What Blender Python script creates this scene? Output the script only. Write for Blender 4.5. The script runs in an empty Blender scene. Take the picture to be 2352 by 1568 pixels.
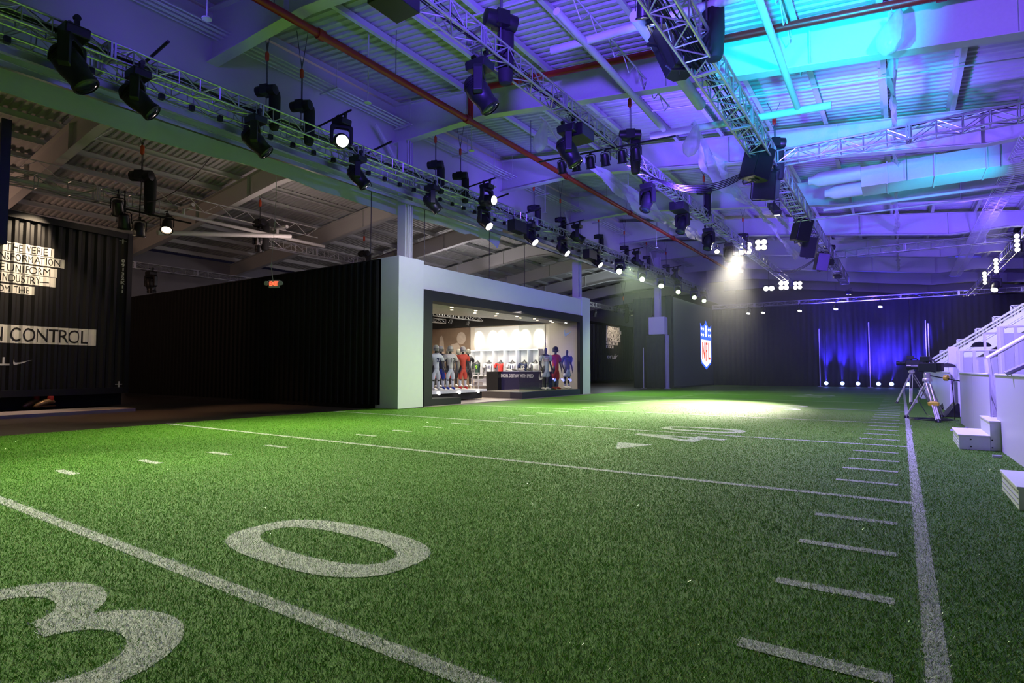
import bpy, bmesh, math, random
import numpy as np
from mathutils import Vector, Matrix, Euler
from mathutils import noise as mnoise

random.seed(7); rng = np.random.default_rng(7)
R = math.radians
sc = bpy.context.scene
C = sc.collection

# ------------------------------------------------------------------ camera, world, exposure
H = 1.21
FPX = 1322.0; CX = 1176.0; CY = 784.0
PIT = math.atan(64 / FPX); YAW = math.atan(894 / FPX * math.cos(PIT))
cd = bpy.data.cameras.new('camera'); cam = bpy.data.objects.new('camera', cd); C.objects.link(cam)
cam.location = (0, 0, H); cam.rotation_euler = (math.pi / 2 + PIT, 0, YAW)
cd.sensor_width = 36; cd.lens = 36 * FPX / 2352; cd.clip_end = 300; cd.clip_start = .05
sc.camera = cam
w = bpy.data.worlds.new('world'); sc.world = w; w.use_nodes = True
w.node_tree.nodes['Background'].inputs[0].default_value = (.10, .09, .2, 1)
w.node_tree.nodes['Background'].inputs[1].default_value = .03
sc.view_settings.view_transform = 'Standard'; sc.view_settings.look = 'None'
sc.view_settings.gamma = 1; sc.view_settings.exposure = 0.0; sc.view_settings.use_curve_mapping = False
sc.cycles.max_bounces = 6; sc.cycles.diffuse_bounces = 3; sc.cycles.glossy_bounces = 3
sc.cycles.transparent_max_bounces = 10; sc.cycles.sample_clamp_indirect = 3; sc.cycles.sample_clamp_direct = 0
sc.cycles.use_denoising = True; sc.cycles.caustics_reflective = False; sc.cycles.caustics_refractive = False


def lamp(kind, loc, to, col, e, size=.1, cone=60, blend=.6, sy=None):
    l = bpy.data.lights.new(kind.lower() + '_lamp', kind); l.color = col; l.energy = e
    if kind == 'SPOT':
        l.spot_size = R(cone); l.spot_blend = blend; l.shadow_soft_size = size
    elif kind == 'AREA':
        l.size = size
        if sy: l.shape = 'RECTANGLE'; l.size_y = sy
    else: l.shadow_soft_size = size
    o = bpy.data.objects.new(l.name, l); C.objects.link(o); o.location = loc
    if to is not None:
        o.rotation_euler = (Vector(to) - Vector(loc)).to_track_quat('-Z', 'Y').to_euler()
    return o

BLUE = (.135, .058, 1.0); CYAN = (0.0, .62, 1.0); WARM = (1, .78, .52); WHITE = (1, .93, .8)
# ceiling colour washes, shot up from the moving heads on the trusses
lamp('SPOT', (-3.4, 5.0, 6.3), (-5.3, 10.6, 9.2), BLUE, 3900, .25, 112, 1)
lamp('SPOT', (-1.3, 7.2, 5.2), (-1.5, 13.3, 7.9), CYAN, 5200, .12, 42, .7)
lamp('SPOT', (-.8, 9.4, 5.4), (-1.4, 16.2, 8.6), CYAN, 1800, .12, 44, .8)
lamp('SPOT', (1.6, 5.0, 5.5), (2.2, 13.0, 7.6), (.19, .08, 1), 3300, .2, 130, .9)
lamp('SPOT', (-5.0, 15.6, 6.0), (-6.5, 19.4, 9.0), BLUE, 2100, .2, 160, 1)
lamp('SPOT', (-1.4, 15.2, 5.6), (.4, 21.0, 8.0), (.17, .08, 1), 2200, .15, 120, .9)
lamp('SPOT', (2.6, 19.6, 4.4), (1.3, 21.8, 7.0), CYAN, 900, .1, 52, .8)
lamp('SPOT', (3.0, 25.0, 4.6), (1.0, 32.5, 8.2), BLUE, 3000, .2, 150, 1)
lamp('SPOT', (-4.0, 26.0, 5.2), (-5.0, 32.0, 9), BLUE, 1000, .2, 150, 1)
lamp('SPOT', (-10.6, 5.0, 7.7), (-13.4, 6.0, 8.7), BLUE, 110, .3, 110, 1)
lamp('SPOT', (-10.6, 11.0, 7.7), (-13.4, 12.0, 8.7), BLUE, 110, .3, 110, 1)
lamp('SPOT', (-10.6, 18.0, 7.7), (-13.4, 19.5, 8.8), BLUE, 190, .3, 120, 1)
lamp('SPOT', (-9.0, 28.0, 6.2), (-12.4, 31.0, 8.6), (.25, .2, 1), 350, .3, 160, 1)
lamp('SPOT', (-4, 37, 5.4), (-5, 43, 9), (.30, .26, 1.0), 420, .3, 160, 1)
# added unseen fills standing in for dim ambient light in the left hall
lamp('POINT', (-28.5, 4.5, 5.0), None, (1, .60, .44), 210, .6)
lamp('POINT', (-20.0, 14.8, 5.7), None, (1, .74, .70), 190, .6)
lamp('POINT', (-22, 27, 5.6), None, (.92, .82, .88), 330, .6)
lamp('POINT', (-19, 42, 5.6), None, (.8, .9, 1), 260, .6)
# white key on the turf from the left truss
lamp('SPOT', (-11.0, 8.0, 6.5), (-8.8, 5.6, 0), (.96, 1, .66), 5200, .10, 104, 1)
lamp('SPOT', (-11.2, 4.2, 6.6), (-6.3, 2.2, 0), (1, 1, .72), 5200, .10, 58, 1)
lamp('SPOT', (-9.0, 18.0, 6.6), (-7.8, 13.0, 0), (.84, 1, .54), 8200, .10, 96, 1)
lamp('SPOT', (-11.3, 27.0, 6.4), (-8.0, 27.0, 0), (.74, 1, .6), 3600, .10, 120, 1)
lamp('SPOT', (-5.6, 12.0, 6.4), (-4.6, 11.0, 0), (.95, 1, .66), 600, .12, 110, 1)
# blinders on the second truss
lamp('SPOT', (-6.0, 27.0, 6.5), (-5.9, 20.2, 0), (1, .93, .74), 44000, .3, 44, 1)
lamp('SPOT', (-5.8, 27.4, 6.5), (-3.2, 12.0, 0), (1, .95, .8), 2600, .25, 56, 1)
# stand lamps from the right truss, and added violet and blue fills
lamp('SPOT', (2.6, 24.0, 6.4), (5.0, 33.0, 2.5), (.86, .84, 1), 3600, .15, 62, .9)
lamp('SPOT', (1.5, 8.0, 6.2), (2.6, 18.5, 1.0), (.40, .33, 1), 4200, .2, 70, 1)
lamp('SPOT', (-.6, 12.0, 5.2), (1.4, 11.0, .6), (.34, .24, 1), 3200, .2, 120, 1)  # added unseen violet fill on the near barrier panels
lamp('SPOT', (-5.2, 8.0, 3.4), (-3.4, 10.4, 7.4), (.10, .14, 1), 2400, .1, 26, .8)  # added unseen blue spot that brightens the near loudspeaker
lamp('SPOT', (-1.2, 17.5, 5.0), (1.1, 20.0, .4), (.34, .24, 1), 2400, .2, 110, 1)  # added unseen violet fill on the far barrier panels
# added shop front wash from unseen spots
lamp('SPOT', (-9.6, 12.0, 6.3), (-12.8, 15.5, 1.0), (.80, .80, 1), 620, .3, 120, 1)
lamp('SPOT', (-9.0, 17.5, 3.2), (-12.7, 17.5, .2), (.95, .95, 1), 200, .3, 130, 1)


# ------------------------------------------------------------------ picture geometry -> world points
_F = Vector((-math.sin(YAW) * math.cos(PIT), math.cos(YAW) * math.cos(PIT), math.sin(PIT)))
_R = Vector((math.cos(YAW), math.sin(YAW), 0)); _U = _R.cross(_F)
def ray(x, y): return _F + _R * ((x - CX) / FPX) - _U * ((y - CY) / FPX)
def onz(x, y, z=0.0):
    r = ray(x, y); t = (z - H) / r.z; return Vector((r.x * t, r.y * t, z))
def onx(x, y, X):
    r = ray(x, y); t = X / r.x; return Vector((X, r.y * t, H + r.z * t))
def ony(x, y, Y):
    r = ray(x, y); t = Y / r.y; return Vector((r.x * t, Y, H + r.z * t))
def yat(px, X, z):
    n = _R * FPX - _F * (px - CX); return -(n.x * X + n.z * (z - H)) / n.y
def xat(px, Y, z):
    n = _R * FPX - _F * (px - CX); return -(n.y * Y + n.z * (z - H)) / n.x


# ------------------------------------------------------------------ materials
MATS = {}
def mat(name, col=(.5, .5, .5), rough=.5, metal=0.0, em=None, es=0.0, var=.12, scale=18.0, bump=0.0, spec=.5, clear=0.0):
    if name in MATS: return MATS[name]
    m = bpy.data.materials.new(name); m.use_nodes = True; nt = m.node_tree; b = nt.nodes['Principled BSDF']
    b.inputs['Roughness'].default_value = rough; b.inputs['Metallic'].default_value = metal
    b.inputs['Specular IOR Level'].default_value = spec
    if clear: b.inputs['Coat Weight'].default_value = clear; b.inputs['Coat Roughness'].default_value = .08
    tc = nt.nodes.new('ShaderNodeTexCoord'); nz = nt.nodes.new('ShaderNodeTexNoise'); nz.inputs['Scale'].default_value = scale
    nz.inputs['Detail'].default_value = 3
    nt.links.new(tc.outputs['Object'], nz.inputs['Vector'])
    mx = nt.nodes.new('ShaderNodeMix'); mx.data_type = 'RGBA'
    mx.inputs[6].default_value = (*[c * (1 - var) for c in col], 1); mx.inputs[7].default_value = (*[min(1, c * (1 + var)) for c in col], 1)
    nt.links.new(nz.outputs['Fac'], mx.inputs[0]); nt.links.new(mx.outputs[2], b.inputs['Base Color'])
    if bump:
        bp = nt.nodes.new('ShaderNodeBump'); bp.inputs['Strength'].default_value = bump; bp.inputs['Distance'].default_value = .02
        nt.links.new(nz.outputs['Fac'], bp.inputs['Height']); nt.links.new(bp.outputs[0], b.inputs['Normal'])
    if em: b.inputs['Emission Color'].default_value = (*em, 1); b.inputs['Emission Strength'].default_value = es
    MATS[name] = m; return m

M_white_steel = mat('white_painted_steel', (.62, .62, .60), .55, var=.06)
M_deck = mat('white_roof_deck', (.55, .55, .54), .6, var=.1, scale=3)
M_curtain = mat('white_sheeting', (.60, .59, .57), .75, var=.08, scale=1.2, bump=.3)
M_alu = mat('brushed_aluminium', (.62, .62, .64), .32, .85, var=.08)
M_black = mat('black_casing', (.012, .012, .014), .38, var=.2)
M_blackm = mat('matte_black', (.010, .010, .011), .8, var=.3)
M_blackw = mat('black_painted_corrugated', (.004, .004, .004), .7, var=.3, scale=6, spec=.25)
M_cont = mat('black_container_paint', (.009, .008, .009), .5, var=.25, scale=5)
M_cloth = mat('black_drape', (.035, .033, .038), .85, var=.3, scale=4)
M_cable = mat('black_cable', (.01, .01, .01), .5)
M_redpipe = mat('red_pipe_paint', (.30, .012, .012), .38, var=.1)
M_orange = mat('orange_hook', (.55, .06, .01), .5)
M_glass_dark = mat('dark_lens_glass', (.02, .02, .05), .08, var=.05)
M_led_white = mat('lit_lens_white', (1, 1, 1), .3, em=(1, .97, .88), es=9)
M_led_warm = mat('lit_lamp_warm', (1, 1, 1), .3, em=(1, .74, .46), es=9)
M_led_green = mat('lit_lens_green', (1, 1, 1), .3, em=(.72, 1, .45), es=9)
M_led_blue = mat('lit_lens_blue', (1, 1, 1), .3, em=(.22, .34, 1), es=9)
M_burst = mat('blinder_lamp', (1, 1, 1), .3, em=(1, .95, .78), es=26)
M_pillar = mat('white_render', (.72, .72, .74), .6, var=.03, scale=4)
M_frame = mat('dark_stained_boards', (.018, .016, .02), .7, var=.3, scale=40)
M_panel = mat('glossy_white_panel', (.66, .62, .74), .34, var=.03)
M_stand = mat('white_stand_board', (.70, .70, .70), .45, var=.05)
M_floor = mat('dark_brown_carpet', (.030, .022, .016), .45, var=.5, scale=.45)
M_shopfloor = mat('pale_shop_floor', (.42, .34, .30), .4, var=.1, scale=3)
M_skin = mat('mannequin_grey', (.05, .045, .045), .35, var=.05)
M_rope = mat('grey_steel_rope', (.12, .12, .13), .5, .5)


# ------------------------------------------------------------------ mesh builder
class MB:
    def __init__(s): s.v = []; s.f = []
    def add(s, vs, fs):
        n = len(s.v); s.v += [tuple(v) for v in vs]; s.f += [tuple(i + n for i in f) for f in fs]; return s
    def box(s, c, d, rot=None):
        c = Vector(c); vs = []
        for z in (-.5, .5):
            for x, y in ((-.5, -.5), (.5, -.5), (.5, .5), (-.5, .5)):
                p = Vector((x * d[0], y * d[1], z * d[2]))
                if rot is not None: p = rot @ p
                vs.append(c + p)
        return s.add(vs, [(3, 2, 1, 0), (4, 5, 6, 7), (0, 1, 5, 4), (1, 2, 6, 5), (2, 3, 7, 6), (3, 0, 4, 7)])
    def bb(s, a, b): return s.box([(a[i] + b[i]) / 2 for i in range(3)], [abs(b[i] - a[i]) for i in range(3)])
    def bar(s, a, b, r, n=6, r2=None):
        a = Vector(a); b = Vector(b); d = b - a
        if d.length < 1e-6: return s
        q = d.to_track_quat('Z', 'Y'); r2 = r if r2 is None else r2; vs = []
        for p, rr in ((a, r), (b, r2)):
            for i in range(n):
                t = 2 * math.pi * (i + .5) / n; vs.append(p + q @ Vector((rr * math.cos(t), rr * math.sin(t), 0)))
        fs = [(i, (i + 1) % n, n + (i + 1) % n, n + i) for i in range(n)] + [tuple(range(n - 1, -1, -1)), tuple(range(n, 2 * n))]
        return s.add(vs, fs)
    def path(s, pts, r, n=6):
        pts = [Vector(p) for p in pts]; k = len(pts); vs = []; up = Vector((0, 0, 1))
        for i, p in enumerate(pts):
            d = (pts[min(i + 1, k - 1)] - pts[max(i - 1, 0)]).normalized()
            u = d.cross(up)
            if u.length < .05: u = d.cross(Vector((1, 0, 0)))
            u.normalize(); v = d.cross(u)
            rr = r[i] if isinstance(r, (list, tuple)) else r
            for j in range(n):
                t = 2 * math.pi * j / n; vs.append(p + u * rr * math.cos(t) + v * rr * math.sin(t))
        fs = []
        for i in range(k - 1):
            for j in range(n): fs.append((i * n + j, i * n + (j + 1) % n, (i + 1) * n + (j + 1) % n, (i + 1) * n + j))
        fs += [tuple(range(n - 1, -1, -1)), tuple((k - 1) * n + j for j in range(n))]
        return s.add(vs, fs)
    def lathe(s, prof, n=16, M=None, sy=1.0):
        M = M or Matrix(); vs = []
        for r, z in prof:
            for i in range(n):
                t = 2 * math.pi * i / n; vs.append(M @ Vector((r * math.cos(t), r * math.sin(t) * sy, z)))
        fs = []; k = len(prof)
        for i in range(k - 1):
            for j in range(n): fs.append((i * n + j, i * n + (j + 1) % n, (i + 1) * n + (j + 1) % n, (i + 1) * n + j))
        fs += [tuple(range(n - 1, -1, -1)), tuple((k - 1) * n + j for j in range(n))]
        return s.add(vs, fs)
    def prism(s, poly, o, u, v, t):
        """2-D outline poly in the plane o + a*u + b*v, extruded by vector t."""
        o = Vector(o); u = Vector(u); v = Vector(v); t = Vector(t); n = len(poly)
        vs = [o + u * a + v * b for a, b in poly] + [o + u * a + v * b + t for a, b in poly]
        return s.add(vs, [tuple(range(n - 1, -1, -1)), tuple(range(n, 2 * n))] + [(i, (i + 1) % n, n + (i + 1) % n, n + i) for i in range(n)])
    def build(s, name, m=None, parent=None, smooth=False, bevel=0):
        me = bpy.data.meshes.new(name); me.from_pydata(s.v, [], s.f); me.update()
        bm = bmesh.new(); bm.from_mesh(me); bmesh.ops.recalc_face_normals(bm, faces=bm.faces); bm.to_mesh(me); bm.free()
        if m: me.materials.append(m)
        if smooth:
            me.polygons.foreach_set('use_smooth', [True] * len(me.polygons))
            try: me.set_sharp_from_angle(angle=R(38))
            except Exception: pass
        o = bpy.data.objects.new(name, me); C.objects.link(o)
        if parent is not None: o.parent = parent
        if bevel:
            b = o.modifiers.new('bevel', 'BEVEL'); b.width = bevel; b.segments = 2; b.limit_method = 'ANGLE'
        return o


def tag(o, label=None, cat=None, group=None, kind=None):
    if label: o['label'] = label
    if cat: o['category'] = cat
    if group: o['group'] = group
    if kind: o['kind'] = kind
    return o
def thing(name, label, cat, loc=(0, 0, 0), rz=0.0, group=None, rot=None):
    o = bpy.data.objects.new(name, None); C.objects.link(o); o.location = loc; o.empty_display_size = .1
    o.rotation_euler = rot if rot else (0, 0, rz)
    return tag(o, label, cat, group)
def struct(o): o['kind'] = 'structure'; return o
def dup(root, parent=None):
    r = root.copy(); C.objects.link(r)
    if parent is not None: r.parent = parent; r.matrix_parent_inverse = root.matrix_parent_inverse
    for ch in list(root.children): dup(ch, r)
    return r
def child(o, base):
    for c in o.children:
        if c.name.split('.')[0] == base: return c
def setmat(o, m):
    o.material_slots[0].link = 'OBJECT'; o.material_slots[0].material = m

def text_mesh(txt, size, depth=.004, bold=0.0, align='LEFT', spacing=1.0):
    cu = bpy.data.curves.new('txt', 'FONT'); cu.body = txt; cu.size = size; cu.extrude = depth; cu.offset = bold
    cu.align_x = align; cu.resolution_u = 3; cu.space_character = spacing
    o = bpy.data.objects.new('txt', cu); C.objects.link(o)
    dg = bpy.context.evaluated_depsgraph_get(); dg.update()
    me = bpy.data.meshes.new_from_object(o.evaluated_get(dg)); bpy.data.objects.remove(o); bpy.data.curves.remove(cu)
    return me
def text_obj(name, txt, size, m, M, parent=None, depth=.004, bold=0.0, align='LEFT', sx=1.0, spacing=1.0):
    me = text_mesh(txt, size, depth, bold, align, spacing); me.materials.clear(); me.materials.append(m)
    me.transform(M @ Matrix.Diagonal((sx, 1, 1, 1)))
    o = bpy.data.objects.new(name, me); C.objects.link(o)
    if parent is not None: o.parent = parent
    return o
def basis(o, u, v):
    """matrix taking local x->u, y->v, z->u x v at origin o"""
    u = Vector(u).normalized(); v = Vector(v).normalized(); n = u.cross(v)
    M = Matrix(((u.x, v.x, n.x, o[0]), (u.y, v.y, n.y, o[1]), (u.z, v.z, n.z, o[2]), (0, 0, 0, 1))); return M
SWOOSH = [(0.20, 1.0), (0.05, .72), (0, .38), (.08, .12), (.26, 0), (.50, .03), (.95, .20), (1.6, .46), (2.5, .84), (1.5, .60), (.9, .45), (.55, .38), (.36, .40), (.24, .52), (.19, .72)]

# ------------------------------------------------------------------ ceiling, walls, floor
def zdeck(x): return 10.3 - .115 * (x + 15) if x > -15 else 10.3 - .13 * (-15 - x)
GB = [(-36, 6.6), (-28, 7.45), (-20, 8.5), (-10, 8.62), (2, 7.12), (4, 7.2), (14, 6.2)]
def zgird(x):
    for (a, za), (b, zb) in zip(GB, GB[1:]):
        if a <= x <= b: return za + (zb - za) * (x - a) / (b - a)
    return GB[-1][1]
XL, XR, YN, YF = -34.0, 13.0, -3.0, 62.0
m = MB(); vs = []; prof = []; y = YN
while y < YF: prof += [(y, 0), (y + .09, 0), (y + .115, .05), (y + .205, .05)]; y += .23
for (py, dz) in prof:
    for x in (XL, -15, XR): vs.append((x, py, zdeck(x) + dz))
m.add(vs, [(3 * i + k, 3 * i + k + 1, 3 * i + k + 4, 3 * i + k + 3) for i in range(len(prof) - 1) for k in (0, 1)])
struct(m.build('ceiling', M_deck))
m = MB(); m.bb((XL, YN, -.25), (XR, YF, -.04)); struct(m.build('floor', M_floor))
M_wall = mat('grey_wall_paint', (.30, .30, .31), .8, var=.1, scale=2)
def wallbox(name, a, b): m = MB(); m.bb(a, b); return struct(m.build(name, M_wall))
wallbox('wall_left', (XL - .2, YN, -.04), (XL, YF, 7.7)); wallbox('wall_right', (XR, YN, -.04), (XR + .2, YF, 7.0))
m = MB(); m.prism([(XL, -.04), (XR, -.04), (XR, zdeck(XR)), (-15, 10.3), (XL, zdeck(XL))], (0, YF, 0), (1, 0, 0), (0, 0, 1), (0, .2, 0)); struct(m.build('wall_back', M_wall))
m = MB(); m.prism([(XL, -.04), (XR, -.04), (XR, zdeck(XR)), (-15, 10.3), (XL, zdeck(XL))], (0, YN, 0), (1, 0, 0), (0, 0, 1), (0, -.2, 0)); struct(m.build('wall_front', M_wall))

# purlins run lengthways
x = XL + .8; first = None
def purlin_mesh(x):
    m = MB(); z = zdeck(x)
    m.box((0, (YN + YF) / 2, -.13), (.03, YF - YN, .22)); m.box((.045, (YN + YF) / 2, -.23), (.10, YF - YN, .015)); m.box((-.04, (YN + YF) / 2, -.02), (.09, YF - YN, .015))
    return m
while x < XR:
    if first is None: first = purlin_mesh(x).build('roof_purlin', M_white_steel); o = first
    else: o = first.copy(); C.objects.link(o)
    o.location = (x, 0, zdeck(x) - .004)
    od = ('first', 'second', 'third', 'fourth', 'fifth', 'sixth', 'seventh', 'eighth', 'ninth', 'tenth', 'eleventh', 'twelfth', 'thirteenth', 'fourteenth', 'fifteenth', 'sixteenth', 'seventeenth', 'eighteenth', 'nineteenth')
    k = int((x + 15) // 1.5) if x > -15 else int((-15 - x) // 1.5)
    tag(o, 'white steel purlin under the roof deck, %s %s of the roof ridge' % (od[k], 'right' if x > -15 else 'left'), 'roof purlin', 'roof purlins'); x += 1.5
# frame girders run across
gys = [1.1, 7.2, 13.3, 19.4, 25.5, 31.6, 37.7, 43.8, 49.9, 56.0]
gl = ['nearest the camera', 'second from the camera', 'third from the camera, lit cyan', 'fourth from the camera', 'fifth from the camera',
      'sixth from the camera', 'seventh from the camera', 'above the far end of the field', 'behind the far drapes', 'farthest, beside the back wall']
for y, l in zip(gys, gl):
    g = thing('roof_girder', 'white steel roof girder across the hall, ' + l, 'roof girder', (0, y, 0), group='roof girders')
    xs = [XL, -28, -20, -15, -10, -4, 2, 4, XR]
    for nm, rng_x in (('web', xs),):
        m = MB()
        poly = [(x, zgird(x) + .02) for x in xs] + [(x, zdeck(x) - .25) for x in reversed(xs)]
        m.prism(poly, (0, -.008, 0), (1, 0, 0), (0, 0, 1), (0, .016, 0)); m.build('web', M_white_steel, g)
    m = MB(); m2 = MB()
    for a, b in zip(xs, xs[1:]):
        for mm, f, dz in ((m, zgird, .01), (m2, zdeck, -.262)):
            za, zb = f(a) + dz, f(b) + dz
            mm.add([(a, -.14, za - .012), (b, -.14, zb - .012), (b, .14, zb - .012), (a, .14, za - .012), (a, -.14, za + .012), (b, -.14, zb + .012), (b, .14, zb + .012), (a, .14, za + .012)],
                   [(3, 2, 1, 0), (4, 5, 6, 7), (0, 1, 5, 4), (2, 3, 7, 6), (0, 4, 7, 3), (1, 2, 6, 5)])
    m.build('bottom_flange', M_white_steel, g); m2.build('top_flange', M_white_steel, g)
    for xx in (-26, -22, -17, -10.6, -7.6, -4.5, -1.4, 1.9, 6):
        m = MB(); m.bb((xx - .01, -.13, zgird(xx) + .03), (xx + .01, .13, zdeck(xx) - .27)); m.build('stiffener', M_white_steel, g)
    if y < 40:   # diagonal fly braces from the bottom flange to the deck
        for xx in (-8.0, -4.0, 0.0, -18, -22):
            m = MB(); m.bar((xx, .05, zgird(xx) + .06), (xx + .9, 1.0, zdeck(xx + .9) - .2), .028, 4); m.build('fly_brace', M_white_steel, g)
# cross pipes of small diameter under the purlins
for i, (y, l) in enumerate(((9.9, 'nearer the camera than the red cross pipe'), (16.3, 'just past the cyan wash'), (22.4, 'above the air duct'), (28.5, 'past the air duct'))):
    m = MB(); m.bar((-9, y, zdeck(-9) - .34), (9, y, zdeck(9) - .34), .022, 6)
    tag(m.build('sprinkler_pipe', M_white_steel), 'thin white branch pipe across under the deck, ' + l, 'pipe', 'sprinkler branch pipes')
# ridge curtain
def sheet(name, X, ybreaks, parent=None):
    m = MB(); vs = []; n = len(ybreaks)
    for (y, z0, z1) in ybreaks:
        dx = .05 * math.sin(y * 1.7) + .03 * math.sin(y * 4.1)
        vs += [(X + dx, y, z0), (X + dx * .4, y, (z0 + z1) / 2), (X, y, z1), (X - .03, y, z1), (X - .03 + dx * .4, y, (z0 + z1) / 2), (X - .03 + dx, y, z0)]
    fs = []
    for i in range(n - 1):
        for j in range(6): fs.append((6 * i + j, 6 * i + (j + 1) % 6, 6 * i + 6 + (j + 1) % 6, 6 * i + 6 + j))
    fs += [tuple(range(5, -1, -1)), tuple(6 * (n - 1) + j for j in range(6))]
    m.add(vs, fs); return m
yb = []; y = YN + .05
while y < 19.0: yb.append((y, 6.33 + .05 * math.sin(y * .9) + (.12 if 17 < y < 18.6 else 0), 9.85)); y += .35
yb += [(19.05, 6.15, 9.85), (19.2, 6.5, 9.85)]
y = 19.5
while y < 61: yb.append((y, 7.15, 9.85)); y += 1.0
tag(sheet('draft_curtain', -13.62, yb).build('draft_curtain', M_curtain, smooth=True), 'long off-white sheeting curtain behind the left truss, torn at its far end', 'curtain')

# steel columns
for i, (y, l) in enumerate(((13.3, 'rising from the near white pillar of the shop front'), (25.2, 'rising from the far white pillar of the shop front'), (36.6, 'carrying the white box beside the black drape'))):
    c = thing('steel_column', 'white steel column ' + l, 'column', (-13.15, y, 0), group='columns')
    m = MB(); z1 = zgird(-13.15) - .01
    m.bb((-.17, -.17, -.04), (.17, -.155, z1)); m.bb((-.17, .155, -.04), (.17, .17, z1)); m.bb((-.006, -.155, -.04), (.006, .155, z1)); m.build('i_beam', M_white_steel, c)
    m = MB(); m.bar((.2, -.08, 4.6), (.2, -.08, z1), .022, 6); m.bar((.2, .02, 4.6), (.2, .02, z1), .022, 6); m.build('conduit', M_white_steel, c)
    m = MB(); m.bar((0, 0, 7.4), (0, -1.3, z1 + .15), .05, 4); m.build('knee_brace', M_white_steel, c)
# conduit rack beside the ridge
r_ = thing('conduit_rack', 'rack of parallel white conduits running lengthways high above the left truss', 'conduits', (-13.2, 0, 9.05))
for k in range(6):
    m = MB(); m.bar((k * .09 - .1, YN + .1, .03 * (k % 2)), (k * .09 - .1, 44, .03 * (k % 2)), .021, 6); m.build('conduit', M_white_steel, r_)
for y in np.arange(1.5, 44, 2.9):
    m = MB(); m.box((.12, y, -.05), (.75, .04, .04)); m.bar((.45, y, -.05), (.45, y, zdeck(-12.75) - 9.05 - .22), .008, 4); m.build('rack_bracket', M_white_steel, r_)

# ------------------------------------------------------------------ turf
M_turf = bpy.data.materials.new('green_turf'); M_turf.use_nodes = True
def turf_mat(M, c1, c2, c3, scale=140, bump=.8, rough=.6, spec=.35):
    nt = M.node_tree; b = nt.nodes['Principled BSDF']; tc = nt.nodes.new('ShaderNodeTexCoord')
    n1 = nt.nodes.new('ShaderNodeTexNoise'); n1.inputs['Scale'].default_value = scale; n1.inputs['Detail'].default_value = 4; n1.inputs['Roughness'].default_value = .75
    n2 = nt.nodes.new('ShaderNodeTexNoise'); n2.inputs['Scale'].default_value = 1.1; n2.inputs['Detail'].default_value = 5
    nt.links.new(tc.outputs['Object'], n1.inputs['Vector']); nt.links.new(tc.outputs['Object'], n2.inputs['Vector'])
    cr = nt.nodes.new('ShaderNodeValToRGB'); e = cr.color_ramp.elements
    e[0].position = .33; e[0].color = (*c1, 1); e[1].position = .62; e[1].color = (*c3, 1); k = e.new(.48); k.color = (*c2, 1)
    nt.links.new(n1.outputs['Fac'], cr.inputs[0])
    mx = nt.nodes.new('ShaderNodeMix'); mx.data_type = 'RGBA'; mx.blend_type = 'MULTIPLY'; mx.inputs[0].default_value = .35
    nt.links.new(cr.outputs[0], mx.inputs[6]); nt.links.new(n2.outputs['Fac'], mx.inputs[7]); nt.links.new(mx.outputs[2], b.inputs['Base Color'])
    b.inputs['Roughness'].default_value = rough; b.inputs['Specular IOR Level'].default_value = spec
    bp = nt.nodes.new('ShaderNodeBump'); bp.inputs['Strength'].default_value = bump; bp.inputs['Distance'].default_value = .012
    nt.links.new(n1.outputs['Fac'], bp.inputs['Height']); nt.links.new(bp.outputs[0], b.inputs['Normal'])
turf_mat(M_turf, (.018, .058, .003), (.062, .18, .008), (.14, .32, .022), spec=.2)
M_paint = bpy.data.materials.new('white_turf_paint'); M_paint.use_nodes = True
turf_mat(M_paint, (.04, .08, .02), (.34, .36, .30), (.80, .80, .76), scale=150)
M_blade = mat('turf_blade', (.082, .25, .010), .5, var=.6, scale=60, spec=.25)
M_glint = mat('glint_turf_blade', (.34, .46, .16), .16, var=.3, scale=60, spec=1.0)  # glossy blades with turf sparkle also put into their paler colour
M_dry = mat('dry_turf_blade', (.22, .26, .05), .5, var=.4, scale=60, spec=.3)
M_bladew = mat('painted_turf_blade', (.78, .78, .75), .5, var=.35, scale=60, spec=.3)

turf = thing('turf_field', 'bright green artificial turf football field with white yard markings', 'football field', (0, 0, 0))
EDGE = -13.6
def grid(m, x0, x1, y0, y1, z, nx=1, ny=1):
    vs = [(x0 + (x1 - x0) * i / nx, y0 + (y1 - y0) * j / ny, z) for j in range(ny + 1) for i in range(nx + 1)]
    m.add(vs, [(j * (nx + 1) + i, j * (nx + 1) + i + 1, (j + 1) * (nx + 1) + i + 1, (j + 1) * (nx + 1) + i) for j in range(ny) for i in range(nx)])
m = MB(); m.bb((EDGE, -1.5, -.04), (4.0, 12.85, 0)); m.bb((-12.62, 12.85, -.04), (4.0, 36.2, 0)); m.bb((-12.08, 36.2, -.04), (4.0, 46.2, 0)); m.build('turf', M_turf, turf)

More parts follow.
